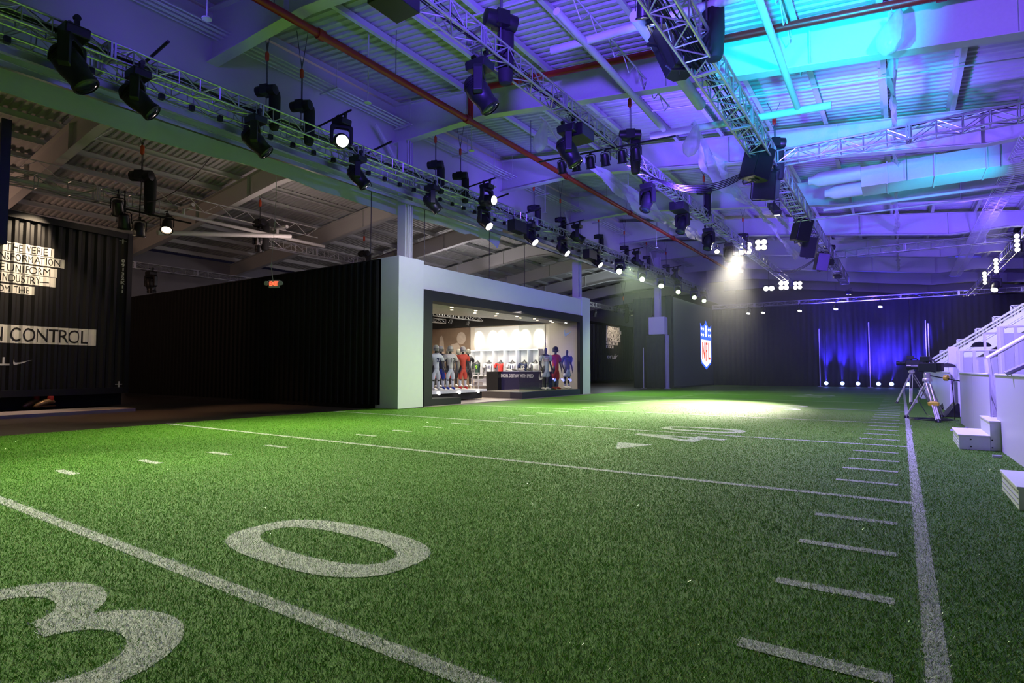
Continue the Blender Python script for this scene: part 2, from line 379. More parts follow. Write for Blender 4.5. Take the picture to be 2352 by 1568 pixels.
# marks: each a list of polygons in plan
LW = .10; Y0 = 1.82; YD = 4.57
marks = []   # (name, label, [polys])
lnames = ['nearest the camera, between the digits 3 and 0', 'second from the camera', 'third from the camera, through the 40', 'fourth from the camera', 'fifth from the camera, through the 50', 'sixth from the camera', 'seventh from the camera', 'eighth from the camera', 'ninth from the camera', 'farthest']
for k in range(10):
    y = Y0 + k * YD
    if y > 45.5: break
    xa = EDGE if y < 12.8 else -12.6 if y < 36 else -12.05
    marks.append(('yard_line', 'white yard line ' + lnames[k], [[(xa, y - LW / 2), (.05, y - LW / 2), (.05, y + LW / 2), (xa, y + LW / 2)]]))
marks.append(('side_line', None, [[(.046, -1.4), (.132, -1.4), (.132, 46.0), (.046, 46.0)]]))
hash_polys = []
yy = Y0 - 3 * YD / 5
k = 2
while yy < 45.5:
    if k % 5 != 0:
        marks.append(('side_tick', None, [[(-.63, yy - .05), (-.06, yy - .05), (-.06, yy + .05), (-.63, yy + .05)]]))
        if yy > 1: marks.append(('hash_mark', None, [[(-8.42, yy - .05), (-7.92, yy - .05), (-7.92, yy + .05), (-8.42, yy + .05)]]))
    yy += YD / 5; k += 1
def arc(cx, cy, rx, ry, a0, a1, n=14): return [(cx + rx * math.cos(R(a0 + (a1 - a0) * i / n)), cy + ry * math.sin(R(a0 + (a1 - a0) * i / n))) for i in range(n + 1)]
# glyphs in unit box: a = along reading direction (0..1), b = up (0..1)
def ring(out, inn): return [[out[i], out[(i + 1) % len(out)], inn[(i + 1) % len(inn)], inn[i]] for i in range(len(out))]
def sup(cx, cy, rx, ry, p=.72, n=40): return [(cx + rx * math.copysign(abs(math.cos(t)) ** p, math.cos(t)), cy + ry * math.copysign(abs(math.sin(t)) ** p, math.sin(t))) for t in (2 * math.pi * (i + .5) / n for i in range(n))]
def G0(): return ring(sup(.5, .5, .5, .5), sup(.5, .5, .26, .385, .8))
def strip(o, i): return [[o[k], o[k + 1], i[k + 1], i[k]] for k in range(len(o) - 1)]
def G3():
    P = strip(arc(.5, .73, .46, .27, 170, -80, 16), arc(.5, .73, .22, .15, 170, -80, 16))
    P += strip(arc(.5, .28, .5, .28, 85, -170, 18), arc(.5, .28, .25, .16, 85, -170, 18)); return P
def G4(): return [[(.55, 0), (.80, 0), (.80, .52), (.55, .52)], [(.80, .22), (1, .22), (1, .34), (.80, .34)], [(0, .22), (.55, .22), (.55, .34), (0, .34)], [(0, .34), (.25, .34), (.80, .86), (.80, 1), (.58, 1)], [(.58, .60), (.80, .52), (.80, .9), (.56, .78)]]
def G5(): return [[(.1, .5), (.32, .5), (.32, 1), (.1, 1)], [(.32, .87), (.9, .87), (.9, 1), (.32, 1)]] + strip(arc(.48, .31, .5, .31, 120, -165, 18), arc(.48, .31, .26, .18, 120, -165, 18))
def place(glyph, yc, xb, wy=.72, hx=1.62):
    # digits read from the side line: up is -X, reading runs +Y
    return [[(xb - b * hx, yc + (a - .5) * wy) for a, b in p] for p in glyph]
HX = 1.62; XB = -2.53
nums = [('painted_number', 'painted white digit 3 in the near left corner', place(G3(), 1.0, XB, .92)), ('painted_number', 'painted white digit 0 in front of the camera', place(G0(), 2.63, XB, .90)),
        ('painted_number', 'painted white digit 4 of the 40', place(G4(), 10.14, XB, .86)), ('painted_number', 'painted white digit 0 of the 40', place(G0(), 11.77, XB, .86)),
        ('painted_number', 'painted white digit 5 of the 50', place(G5(), 19.28, XB, .86)), ('painted_number', 'painted white digit 0 of the 50', place(G0(), 20.9, XB, .86)),
        ('painted_number', 'painted white digit 4 of the far 40', place(G4(), 28.42, XB, .86)), ('painted_number', 'painted white digit 0 of the far 40', place(G0(), 30.05, XB, .86)),
        ('painted_arrow', 'white painted arrow beside the near 40', [[(-3.62, 8.17), (-3.93, 8.95), (-3.33, 8.98)]]),
        ('painted_arrow', 'white painted arrow beside the far 40', [[(-3.45, 30.7), (-3.95, 30.7), (-3.70, 31.4)]])]
marks += nums
def inpoly(px, py, poly):
    c = np.zeros(px.shape, bool); n = len(poly)
    for i in range(n):
        x1, y1 = poly[i]; x2, y2 = poly[i - 1]
        if y1 == y2: continue
        cond = ((y1 > py) != (y2 > py)) & (px < (x2 - x1) * (py - y1) / (y2 - y1) + x1); c ^= cond
    return c
# blades over the part of the field near enough for single blades to show
def frustum_pts(n):
    dd = np.linspace(1.2, 20, 800); rho = dd / (1 + (dd / 4.2) ** 2.2) * np.clip((20 - dd) / 10, 0, 1); cdf = np.cumsum(rho); cdf /= cdf[-1]
    d = np.interp(rng.random(n), cdf, dd); a = rng.uniform(-R(78), R(14), n)
    x = np.sin(a) * d; y = np.cos(a) * d; k = (x > EDGE + .02) & (x < 3.6) & (y > -.5) & ~((y > 12.8) & (x < -12.6)); return x[k], y[k], d[k]
bx, by, d_ = frustum_pts(900000); bs = .68 + .085 * d_
jx = bx + rng.normal(0, .016, bx.shape); jy = by + rng.normal(0, .016, bx.shape)
owner = np.full(bx.shape, -1)
for i, (_, _, polys) in enumerate(marks):
    for p in polys:
        q = np.array(p)
        sel = (jx > q[:, 0].min()) & (jx < q[:, 0].max()) & (jy > q[:, 1].min()) & (jy < q[:, 1].max())
        idx = np.nonzero(sel)[0]
        if len(idx): owner[idx[inpoly(jx[idx], jy[idx], p)]] = i
owner[rng.random(owner.shape) < .30] = -1
def blades(idx, extra_v=None, extra_f=None):
    n = len(idx); x = bx[idx]; y = by[idx]; s = bs[idx]
    a = rng.uniform(0, 2 * math.pi, n); h = rng.uniform(.008, .019, n); wd = rng.uniform(.0012, .0023, n) * s
    la = rng.uniform(0, 2 * math.pi, n); ll = rng.uniform(.3, 1.3, n) * h
    v = np.empty((n, 3, 3)); z0 = .0005
    v[:, 0] = np.stack([x - np.cos(a) * wd, y - np.sin(a) * wd, np.full(n, z0)], 1)
    v[:, 1] = np.stack([x + np.cos(a) * wd, y + np.sin(a) * wd, np.full(n, z0)], 1)
    v[:, 2] = np.stack([x + np.cos(la) * ll, y + np.sin(la) * ll, h], 1)
    return v.reshape(-1, 3)
def tri_mesh(name, v, m_, parent, base=None, mbase=None):
    bv = base.v if base else []; bf = base.f if base else []
    nb = len(bv); allv = np.concatenate([np.array(bv).reshape(-1, 3), v]) if nb else v
    me = bpy.data.meshes.new(name); nt_ = len(v) // 3
    loops = [i for f in bf for i in f]; starts = []; c = 0
    for f in bf: starts.append(c); c += len(f)
    tl = np.arange(nt_ * 3) + nb
    me.vertices.add(len(allv)); me.vertices.foreach_set('co', allv.astype(np.float32).ravel())
    me.loops.add(len(loops) + nt_ * 3); me.loops.foreach_set('vertex_index', np.concatenate([np.array(loops, int), tl]).astype(np.int32))
    me.polygons.add(len(bf) + nt_); me.polygons.foreach_set('loop_start', np.concatenate([np.array(starts, int), c + np.arange(nt_) * 3]).astype(np.int32))
    me.polygons.foreach_set('material_index', np.concatenate([np.ones(len(bf), int), np.zeros(nt_, int)]).astype(np.int32))
    me.materials.append(m_)
    if mbase: me.materials.append(mbase)
    me.update(); me.validate()
    o = bpy.data.objects.new(name, me); C.objects.link(o); o.parent = parent; return o
pile = tri_mesh('grass_pile', blades(np.nonzero(owner == -1)[0]), M_blade, turf, None, M_glint); pile['kind'] = 'stuff'
np_ = len(pile.data.polygons); pile.data.materials.append(M_dry); q_ = rng.random(np_); pile.data.polygons.foreach_set('material_index', ((q_ < .04).astype(np.int32) + 2 * (q_ > .86).astype(np.int32)))
for i, (nm, lab, polys) in enumerate(marks):
    m = MB()
    for jp, p in enumerate(polys):
        ar = sum(p[k - 1][0] * p[k][1] - p[k][0] * p[k - 1][1] for k in range(len(p)))
        pp = p if ar > 0 else list(reversed(p)); z = .0025 + .0004 * (i % 5) + .00003 * jp
        m.add([(a, b, z) for a, b in pp], [tuple(range(len(pp)))])
    o = tri_mesh(nm, blades(np.nonzero(owner == i)[0]), M_bladew, turf, m, M_paint)
    if lab: o['label'] = lab

# ------------------------------------------------------------------ trusses
def truss(name, label, p0, p1, wd, ht, bay=.5, r=.024, cat='truss', group=None, section=3.0):
    p0 = Vector(p0); p1 = Vector(p1); L = (p1 - p0).length; d = (p1 - p0).normalized()
    rz = math.atan2(-d.x, d.y)
    t = thing(name, label, cat, p0, rz, group)
    for sx in (-1, 1):
        for sz in (-1, 1):
            m = MB(); m.bar((sx * wd / 2, 0, sz * ht / 2), (sx * wd / 2, L, sz * ht / 2), r, 8); m.build('chord', M_alu, t, smooth=True)
    n = int(L / bay); rr = r * .55
    faces = [((-1, -1), (-1, 1)), ((1, -1), (1, 1)), ((-1, -1), (1, -1)), ((-1, 1), (1, 1))]
    for a, b in faces:
        m = MB(); A = (a[0] * wd / 2, a[1] * ht / 2); B = (b[0] * wd / 2, b[1] * ht / 2)
        for k in range(n):
            y0 = k * L / n; y1 = (k + 1) * L / n
            P, Q = (A, B) if k % 2 == 0 else (B, A)
            m.bar((P[0], y0, P[1]), (Q[0], y1, Q[1]), rr, 5)
            m.bar((A[0], y1, A[1]), (B[0], y1, B[1]), rr, 5)
        m.build('lacing', M_alu, t)
    k = 0.0
    while k <= L + .01:
        m = MB()
        for s in (-.03, .03):
            for sx in (-1, 1): m.box((sx * wd / 2, k + s, 0), (.045, .035, ht))
            for sz in (-1, 1): m.box((0, k + s, sz * ht / 2), (wd, .035, .045))
        m.build('end_frame', M_alu, t); k += section
    return t
def cables(label, p0, p1, n=5, spread=.1, r=.012, group='truss cable bundles'):
    p0 = Vector(p0); p1 = Vector(p1); L = (p1 - p0).length; m = MB()
    for k in range(n):
        pts = []; a = random.uniform(0, 6); N = int(L / .45)
        for i in range(N + 1):
            t = i / N; p = p0.lerp(p1, t); s = (p1 - p0).normalized().cross(Vector((0, 0, 1)))
            pts.append(p + s * ((k - n / 2) * spread / n * 2 + .03 * math.sin(i * .9 + a)) + Vector((0, 0, .025 * math.sin(i * 1.3 + a * 2) + .02)))
        m.path(pts, r * random.uniform(.7, 1.3), 5)
    return tag(m.build('cable_bundle', M_cable), label, 'cables', group)
ZT = 7.14
T1 = truss('lighting_truss', 'silver box truss along the left side above the shop front, carrying moving lights', (-12.15, -1.5, ZT), (-12.15, 45, ZT), .30, .30, .42)
T1b = truss('track_truss', 'taller silver truss close behind the left lighting truss, carrying the long rails', (-12.62, -1.5, 7.1), (-12.62, 43, 7.1), .26, .40, .45, .022)
T2 = truss('lighting_truss', 'silver box truss over mid field with the brightest lamps at its far end', (-6.15, -1.0, ZT), (-6.15, 43.5, ZT), .32, .32, .42)
T3 = truss('lighting_truss', 'wide silver truss over the field with speakers, nearest the cyan light', (-2.95, -1.0, 7.1), (-2.95, 44, 7.1), .46, .46, .6, .028)
T4 = truss('cross_truss', 'silver cross truss from the speaker cluster to the right edge of the photo', (-2.7, 17.3, 7.1), (7.0, 17.3, 7.1), .34, .34, .5)
T5 = truss('cross_truss', 'far silver cross truss glowing blue above the stands', (-2.7, 33.6, 7.1), (4.35, 33.6, 7.1), .34, .34, .5)
T8 = truss('lighting_truss', 'silver truss above the white stands on the right', (4.55, 20, 6.95), (4.55, 58, 6.95), .34, .34, .6)
T9 = truss('cross_truss', 'low dark truss across the top of the far drapes', (-11.9, 45.3, 5.98), (12.5, 45.3, 5.98), .25, .25, .5, .018)
T6 = truss('lighting_truss', 'short silver truss in front of the lettered black container', (-20.9, -1.5, 6.72), (-20.9, 9.3, 6.72), .34, .42, .8)
T7 = truss('lighting_truss', 'dim truss above the black corrugated shop wall', (-22.9, 14.2, 6.75), (-22.9, 30, 6.75), .3, .36, .6)
T10 = truss('lighting_truss', 'distant truss with warm lamps above the far lettered container', (-20.8, 40, 6.5), (-20.8, 56, 6.5), .3, .3, .6)
T11 = truss('lighting_truss', 'small dim truss behind the container at the far left wall', (-31.0, 9.8, 6.3), (-31.0, 26, 6.3), .3, .3, .6)
cables('black cable bundle lying in the left lighting truss', (-12.15, -1, ZT - .02), (-12.15, 42, ZT - .02), 6, .1)
cables('black cable bundle lying in the middle truss', (-6.15, -1, ZT - .02), (-6.15, 40, ZT - .02), 6, .1)
cables('black cable bundle lying in the wide speaker truss', (-2.95, -1, 6.98), (-2.95, 42, 6.98), 8, .16)
cables('black cable bundle on top of the near cross truss', (-2.5, 17.3, 7.3), (6.8, 17.3, 7.3), 3, .06)
# sagging cable between middle truss and speaker cluster
def sag(label, a, b, drop, n=5, r=.014, name='hanging_cable', mt=None):
    a = Vector(a); b = Vector(b); m = MB()
    for k in range(n):
        pts = [a.lerp(b, i / 18) + Vector((0, 0, -(drop + k * .05) * (1 - (2 * i / 18 - 1) ** 2))) + Vector((.02 * k, 0, 0)) for i in range(19)]
        m.path(pts, r, 5)
    return tag(m.build(name, mt or M_cable), label, 'cable')
sag('bundle of loose cables sagging from the middle truss to the speaker cluster', (-6.1, yat(1470, -6.1, 7), 6.95), (-3.0, 16.4, 6.8), .55, 5)
sag('dark cable sagging from the middle truss to the far speaker stack', (-6.0, 36, 6.9), (-3.0, 31, 6.8), .35, 3)

# rails below the track truss
def rail(label, X, z, w_, h_, y0, y1):
    m = MB(); m.bb((X - w_ / 2, y0, z - h_ / 2), (X + w_ / 2, y1, z + h_ / 2)); m.bb((X - w_ / 2 - .02, y0, z - h_ / 2 - .012), (X + w_ / 2 + .02, y1, z - h_ / 2)); m.bb((X - w_ / 2 - .02, y0, z + h_ / 2), (X + w_ / 2 + .02, y1, z + h_ / 2 + .012))
    return tag(m.build('track_rail', M_alu), label, 'rail', 'track rails')
rail('upper silver rail hanging below the left track truss', -12.6, 6.70, .06, .13, -1.5, 33)
rail('lower silver rail hanging below the left track truss', -12.85, 6.53, .05, .10, -1.5, 36)
br0 = None; y = 0.0
while y < 33:
    if br0 is None:
        br0 = thing('rail_bracket', 'small black bracket clamping the rails to the left track truss', 'bracket', (-12.62, y, 6.79), group='rail brackets')
        m = MB(); m.box((0, 0, 0), (.34, .05, .04)); m.build('arm', M_black, br0)
        m = MB(); m.box((.12, 0, .035), (.09, .09, .11)); m.build('clamp', M_black, br0)
        o = br0
    else: o = dup(br0)
    o.location = (-12.62, y, 6.79); y += .62

# ------------------------------------------------------------------ stage fixtures
def make_head(mlens=M_glass_dark):
    t = thing('moving_head', 'black moving head light', 'stage light')
    m = MB()
    for s in (-1, 1): m.box((s * .13, 0, .02), (.05, .06, .12)); m.lathe([(.045, -.03), (.045, .03)], 10, Matrix.Translation((s * .13, 0, .09)) @ Matrix.Rotation(R(90), 4, 'Y'))
    m.build('clamp', M_black, t)
    m = MB(); m.prism([(-.21, -.03), (-.19, -.16), (.19, -.16), (.21, -.03), (.17, 0), (-.17, 0)], (0, -.15, -.02), (1, 0, 0), (0, 0, 1), (0, .30, 0)); m.build('base', M_black, t, bevel=.015)
    y = MB()
    y.prism([(-.25, -.18), (.25, -.18), (.27, -.24), (.27, -.62), (.2, -.66), (.19, -.30), (.14, -.25), (-.14, -.25), (-.19, -.30), (-.2, -.66), (-.27, -.62), (-.27, -.24)], (0, -.075, 0), (1, 0, 0), (0, 0, 1), (0, .15, 0))
    yo = y.build('yoke', M_black, t, bevel=.012)
    h = MB(); h.lathe([(.03, .30), (.12, .285), (.165, .22), (.185, .06), (.18, -.06), (.165, -.12), (.155, -.24), (.17, -.27), (.17, -.33), (.15, -.345), (.15, -.33)], 18, sy=1.05)
    for s in (-1, 1): h.lathe([(.05, -.02), (.05, .02)], 10, Matrix.Translation((s * .185, 0, 0)) @ Matrix.Rotation(R(90), 4, 'Y'))
    for k in range(5): h.lathe([(.188 - .002 * k, .2 - k * .035), (.188, .19 - k * .035)], 18)
    ho = h.build('head', M_black, yo, smooth=True); ho.location = (0, 0, -.56)
    l = MB(); l.lathe([(.148, -.328), (.12, -.345), (.05, -.353), (.004, -.355)], 16); l.build('lens', mlens, ho, smooth=True)
    return t
H0 = make_head(); H0used = [False]
def head(loc, pan, tilt, label, lens=None, s=1.0, up=False, group='moving head lights'):
    o = dup(H0) if H0used[0] else H0; H0used[0] = True
    o.location = loc; o.scale = (s, s, s); tag(o, label, 'stage light', group)
    o.rotation_euler = (math.pi, 0, 0) if up else (0, 0, 0)
    yk = child(o, 'yoke'); yk.rotation_euler = (0, 0, R(pan)); hd = child(yk, 'head'); hd.rotation_euler = (R(tilt), 0, 0)
    if lens: setmat(child(hd, 'lens'), lens)
    return o
def make_par():
    t = thing('par_can', 'black par can light', 'stage light')
    m = MB(); m.box((0, 0, -.02), (.05, .05, .08)); m.build('clamp', M_black, t)
    y = MB(); y.path([(-.13, 0, -.30), (-.13, 0, -.10), (-.09, 0, -.06), (.09, 0, -.06), (.13, 0, -.10), (.13, 0, -.30)], .012, 6); yo = y.build('bracket', M_black, t)
    h = MB(); h.lathe([(.03, .17), (.09, .15), (.105, .09), (.11, .0), (.115, -.12), (.135, -.14), (.135, -.155), (.11, -.155), (.105, -.13)], 16)
    ho = h.build('can', M_black, yo, smooth=True); ho.location = (0, 0, -.27)
    l = MB(); l.lathe([(.106, -.128), (.07, -.138), (.004, -.14)], 14); l.build('lens', M_glass_dark, ho, smooth=True)
    return t
P0 = make_par(); P0used = [False]
def par(loc, pan, tilt, label, lens=None, s=1.0, group='par cans'):
    o = dup(P0) if P0used[0] else P0; P0used[0] = True
    o.location = loc; o.scale = (s, s, s); tag(o, label, 'stage light', group)
    yk = child(o, 'bracket'); yk.rotation_euler = (0, 0, R(pan)); hd = child(yk, 'can'); hd.rotation_euler = (R(tilt), 0, 0)
    if lens: setmat(child(hd, 'lens'), lens)
    return o
def make_hoist():
    t = thing('chain_hoist', 'black chain hoist', 'chain hoist')
    m = MB(); m.lathe([(.05, -.27), (.12, -.25), (.13, -.1), (.115, -.06), (.115, .06), (.13, .1), (.12, .25), (.05, .27)], 14, Matrix.Rotation(R(90), 4, 'Y')); m.box((0, 0, 0), (.2, .26, .22)); m.build('motor', M_black, t, smooth=True)
    m = MB(); m.lathe([(.11, .02), (.13, -.1), (.13, -.55), (.11, -.85), (.09, -.9), (.04, -.92)], 12, Matrix.Translation((.14, .12, 0))); m.build('chain_bag', M_blackm, t, smooth=True)
    m = MB(); m.bar((0, 0, 0), (0, 0, 1), .011, 5); m.bar((.025, 0, 0), (.025, 0, 1), .008, 5); m.build('chain', M_rope, t)
    m = MB(); m.lathe([(.02, -.14), (.045, -.10), (.045, .06), (.02, .1)], 10); m.build('hook', M_orange, t, smooth=True)
    m = MB(); m.bar((0, 0, 0), (-.16, 0, .45), .008, 4); m.bar((0, 0, 0), (.16, 0, .45), .008, 4); m.bar((0, 0, .0), (0, 0, .1), .015, 5); m.build('sling', M_rope, t)
    m = MB(); m.bar((0, 0, -.02), (0, 0, -.5), .012, 5); m.build('lower_hook', M_rope, t)
    return t
HO = make_hoist(); HOu = [False]
def hoist(loc, label, hookz=1.3, rz=0, s=1.0, bag=True, group='chain hoists'):
    o = dup(HO) if HOu[0] else HO; HOu[0] = True
    o.location = loc; o.rotation_euler = (0, 0, R(rz)); o.scale = (s, s, s); tag(o, label, 'chain hoist', group)
    zt = zdeck(loc[0]) - .22 - loc[2]; hz = min(hookz, zt - .5)
    child(o, 'chain').scale = (1, 1, hz / s); child(o, 'hook').location = (0, 0, hz / s); sl = child(o, 'sling'); sl.location = (0, 0, (hz + .08) / s); sl.scale = (1, 1, (zt - hz - .1) / .45 / s)
    return o
def speaker(loc, rot, label, s=1.0):
    t = thing('loudspeaker', label, 'loudspeaker', loc, rot=[R(a) for a in rot], group='hanging loudspeakers'); t.scale = (s, s, s)
    m = MB(); poly = [(-.22, -.30), (.24, -.22), (.30, .0), (.24, .22), (-.22, .30)]
    m.prism(poly, (0, 0, -.36), (1, 0, 0), (0, 1, 0), (0, 0, .72)); c = m.build('cabinet', M_black, t, bevel=.012)
    m = MB(); m.bb((-.235, -.27, -.33), (-.222, .27, .33)); m.build('grille', M_blackm, t)
    m = MB(); m.lathe([(.13, 0), (.12, .012), (.05, .012), (.045, .03), (.005, .03)], 16, Matrix.Translation((0, 0, -.375)) @ Matrix.Rotation(R(180), 4, 'X')); m.build('pole_cup', M_black, t, smooth=True)
    m = MB(); m.path([(0, 0, .36), (0, .1, .42), (0, .36, .42), (0, .42, .36), (0, .42, -.36), (0, .36, -.42), (0, 0, -.40)], .018, 6); m.bar((0, .42, 0), (0, .6, 0), .03, 6); m.build('bracket', M_black, t)
    return t
def hang(t, tx, tz, dy=0.0, nm='hanger'):
    M = Matrix.LocRotScale(t.location, t.rotation_euler, t.scale); p = t.location; m = MB()
    q = Vector((tx, p.y + dy, tz)); m.bar(p + Vector((0, 0, .05)), Vector((p.x, p.y, max(tz, p.z + .1))), .02, 6); m.bar(Vector((p.x, p.y, max(tz, p.z + .1))), Vector((tx, p.y + dy, max(tz, p.z + .1))) + Vector((.001, 0, 0)), .02, 6)
    Mi = M.inverted(); m.v = [tuple(Mi @ Vector(v)) for v in m.v]; m.build(nm, M_black, t); return t
def blinder(loc, rz, tilt, label, rows=4, cols=2, lens=M_led_warm, s=1.0):
    t = thing('blinder_light', label, 'stage light', loc, rot=(R(tilt), 0, R(rz)), group='blinder lights'); t.scale = (s, s, s)
    W = cols * .2; L = rows * .2
    m = MB(); m.box((0, 0, .06), (W + .04, L + .04, .14)); m.build('housing', M_black, t, bevel=.01)
    for i in range(cols):
        for j in range(rows):
            c = ((i - (cols - 1) / 2) * .2, (j - (rows - 1) / 2) * .2)
            m = MB(); m.lathe([(.05, .02), (.085, -.02), (.092, -.035), (.08, -.02), (.01, -.01)], 12, Matrix.Translation((c[0], c[1], 0))); l = m.build('lamp', lens, t, smooth=True)
    m = MB(); m.path([(-W / 2 - .05, 0, .02), (-W / 2 - .05, 0, .25), (W / 2 + .05, 0, .25), (W / 2 + .05, 0, .02)], .014, 6); m.build('bracket', M_black, t)
    return t

# left truss ---------------------------------------------------
zb = ZT - .18
X1 = -12.0
def t1(px, dz=0, X=X1): return (X, yat(px, X, zb + dz), zb + dz)
for (px, pan, tilt, lab, lens, s, dz, X) in (
    (168, -40, 35, 'large moving head at the top left corner of the photo, nearest on the left truss', None, 1.25, .25, -11.9),
    (318, -35, 50, 'moving head under the left truss, left of the first chain hoist', None, 1.05, 0, X1),
    (588, -40, 45, 'moving head under the left truss directly below the first chain hoist', None, 1.05, 0, X1),
    (822, -40, 42, 'moving head under the left truss, right of the lit one on an arm', None, 1.0, 0, X1),
    (992, -40, 42, 'moving head under the left truss below the hoist at the bare white column', None, 1.0, 0, X1),
    (1112, -95, 48, 'lit moving head under the left truss, first of the three white ones', M_led_white, 1.0, 0, X1),
    (1218, -95, 48, 'lit moving head beside the black box on the left truss', M_led_white, 1.0, 0, X1),
    (1292, -95, 48, 'lit moving head above the far shop pillar on the left truss', M_led_white, 1.0, 0, X1),
    (1369, -95, 48, 'half lit moving head just before the green lamps', M_led_white, 1.0, 0, X1)):
    head(t1(px, dz, X), pan, tilt, lab, lens, s)
gn = ['first', 'second', 'third', 'fourth', 'fifth', 'sixth and farthest']
for px, n in zip((1423, 1475, 1518, 1557, 1594, 1616), gn):
    head(t1(px), -160, 62, 'moving head shining green on the left truss, %s of the row of six' % n, M_led_green, 1.0)
# on outrigger arms in front of the truss
for px, tilt, lab, lens in ((785, 60, 'moving head with a bright white lens on an outrigger arm of the left truss', M_led_white), (1118, 70, 'moving head on an arm above the first white lit lamp', M_led_white),
                            (1325, 50, 'moving head on an arm above the far shop pillar', None), (1462, 50, 'moving head on an arm above the first green lamp', None), (1552, 50, 'moving head on an arm above the third green lamp', None)):
    X = -11.35; y = yat(px, X, 7.5); o = head((X, y, 7.42), {785: -125, 1118: -95}.get(px, -60), tilt + 10, lab, lens, 1.0)
    m = MB(); m.bar((-12.3, y, 7.44), (-11.0, y, 7.56), .025, 8); tag(m.build('outrigger_arm', M_black, smooth=True), 'black outrigger arm of the ' + {785: 'bright lens moving head', 1118: 'moving head over the first white lamp', 1325: 'moving head over the far pillar', 1462: 'moving head over the first green lamp', 1552: 'moving head over the third green lamp'}[px], 'pipe', 'outrigger arms')
for px, lab in ((372, 'bare black pipe arm sticking out above the second moving head'), (885, 'bare black pipe arm sticking out right of the lit moving head on an arm'), (1155, 'black pipe arm beside the smoke vent above the shop'), (1230, 'black pipe arm near the third chain hoist')):
    X = -11.6; y = yat(px, X, 7.4); m = MB(); m.bar((-12.3, y, 7.3), (-11.35, y, 7.42), .03, 8); tag(m.build('pipe_arm', M_black, smooth=True), lab, 'pipe')
for px, s, lab in ((612, 1.0, 'first chain hoist with an orange hook above the left truss'), (692, 1.05, 'second chain hoist with a long black bag above the left truss'), (1000, 1.0, 'chain hoist above the left truss at the first white column'), (1057, 1.0, 'chain hoist with its bag, just right of the first white column'),
               (1226, 1.0, 'chain hoist above the lit lamps on the left truss'), (1287, .9, 'small chain hoist beside the arm over the lit lamps'), (1375, .9, 'chain hoist before the green lamps'), (1434, .9, 'chain hoist above the first green lamp'), (1485, .85, 'chain hoist above the second green lamp'), (1530, .85, 'faint far chain hoist above the fourth green lamp')):
    hoist((-12.25, yat(px, -12.25, 7.8), 7.78), lab, .85, 20, s)
m = MB(); y = yat(1188, -11.8, 6.9); m.box((-11.8, y, 6.55), (.34, .8, .42)); m.bar((-11.98, y, 6.7), (-11.98, y, 7.0), .03, 6); o = m.build('strobe_box', M_black, bevel=.015)
tag(o, 'black strobe box hanging beside a lit moving head on the left truss', 'stage light')
m = MB(); y = yat(1372, -11.8, 6.9); m.box((-11.8, y - .8, 6.5), (.34, .8, .42)); m.bar((-11.98, y - .8, 6.6), (-11.98, y - .8, 7.0), .03, 6); tag(m.build('strobe_box', M_black, bevel=.015), 'black strobe box left of the half lit moving head', 'stage light')

# middle truss -------------------------------------------------
zb2 = ZT - .19
def t2(px, dz=0, X=-6.0): return (X, yat(px, X, zb2 + dz), zb2 + dz)
head((-7.3, 4.6, 7.9), 60, 45, 'black moving head cut off by the top edge of the photo', None, 1.15)
for (px, pan, tilt, lab, lens, s) in ((1102, -60, 35, 'large moving head hanging left of the middle truss in the purple light', None, 1.1), (1305, -60, 30, 'large moving head below the black box on the middle truss', None, 1.1),
    (1487, 160, 25, 'moving head under the middle truss where the loose cables leave', None, 1.0), (1567, 160, 25, 'moving head under the middle truss below its second black box', None, 1.0),
    (1627, 160, 20, 'moving head under the middle truss next to the small bright lamp', M_glass_dark, 1.0), (1674, 160, 10, 'moving head just before the great starburst lamp', None, .95)):
    head(t2(px, 0, -6.35), pan, tilt, lab, lens, s)
for px, lab in ((905, 'black box at the top edge of the photo hanging on the middle truss'), (1330, 'black box with blue lit end on the middle truss'), (1560, 'second black box on the middle truss above a moving head')):
    X = -6.25; y = yat(px, X, 6.9); m = MB(); m.box((X, y, 6.84), (.5, .62, .30)); tag(m.build('dimmer_box', M_black, bevel=.012), lab, 'stage box', 'black boxes on the middle truss')
# bar of par cans
BA = ony(1238, 372, 13.7); BB = ony(1552, 312, 13.7)
m = MB(); m.bar(BA, BB, .025, 8); tag(m.build('lamp_bar', M_black, smooth=True), 'black bar across the middle truss holding a row of par cans', 'pipe')
for k, l in zip(range(6), ('leftmost', 'second from the left', 'third from the left', 'fourth from the left', 'fifth from the left', 'rightmost, lit blue')):
    q_ = BA.lerp(BB, (.19, .30, .41, .52, .64, .74)[k]); par((q_.x, q_.y, q_.z - .01), 10, 25, 'black par can on the bar below the middle truss, ' + l, M_led_warm if k > 0 else None, 1.0)
hoist((-6.15, yat(1150, -6.15, 7.8), 7.85), 'large chain hoist with its long bag on the middle truss in the purple light', .9, 60, 1.25)
hoist((-5.8, yat(1447, -5.8, 7.6), 7.42), 'chain hoist lying over the par can bar on the middle truss', .9, 30, 1.1)
hoist((-6.1, yat(1617, -6.1, 8.0), 8.05), 'chain hoist with its bag before the starburst lamp', .8, 30, 1.05)
hoist((-6.1, yat(1707, -6.1, 7.6), 7.6), 'chain hoist dimly seen behind the starburst lamp', .8, 30, .9)
for px, py, lab in ((1712, 570, 'left'), (1748, 562, 'right')):
    p = onx(px, py, -6.3); hang(blinder((p.x, p.y, p.z), -168, 72, 'blinder light burning white on the middle truss, %s of the great starburst pair' % lab, 2, 2, M_burst, 1.5), -6.31, 6.98)
p = onx(1647, 577, -7.2); hang(par((p.x, p.y, p.z + .27), -166, 72, 'small lamp shining white at the camera left of the great starburst', M_burst), -6.31, 6.98)
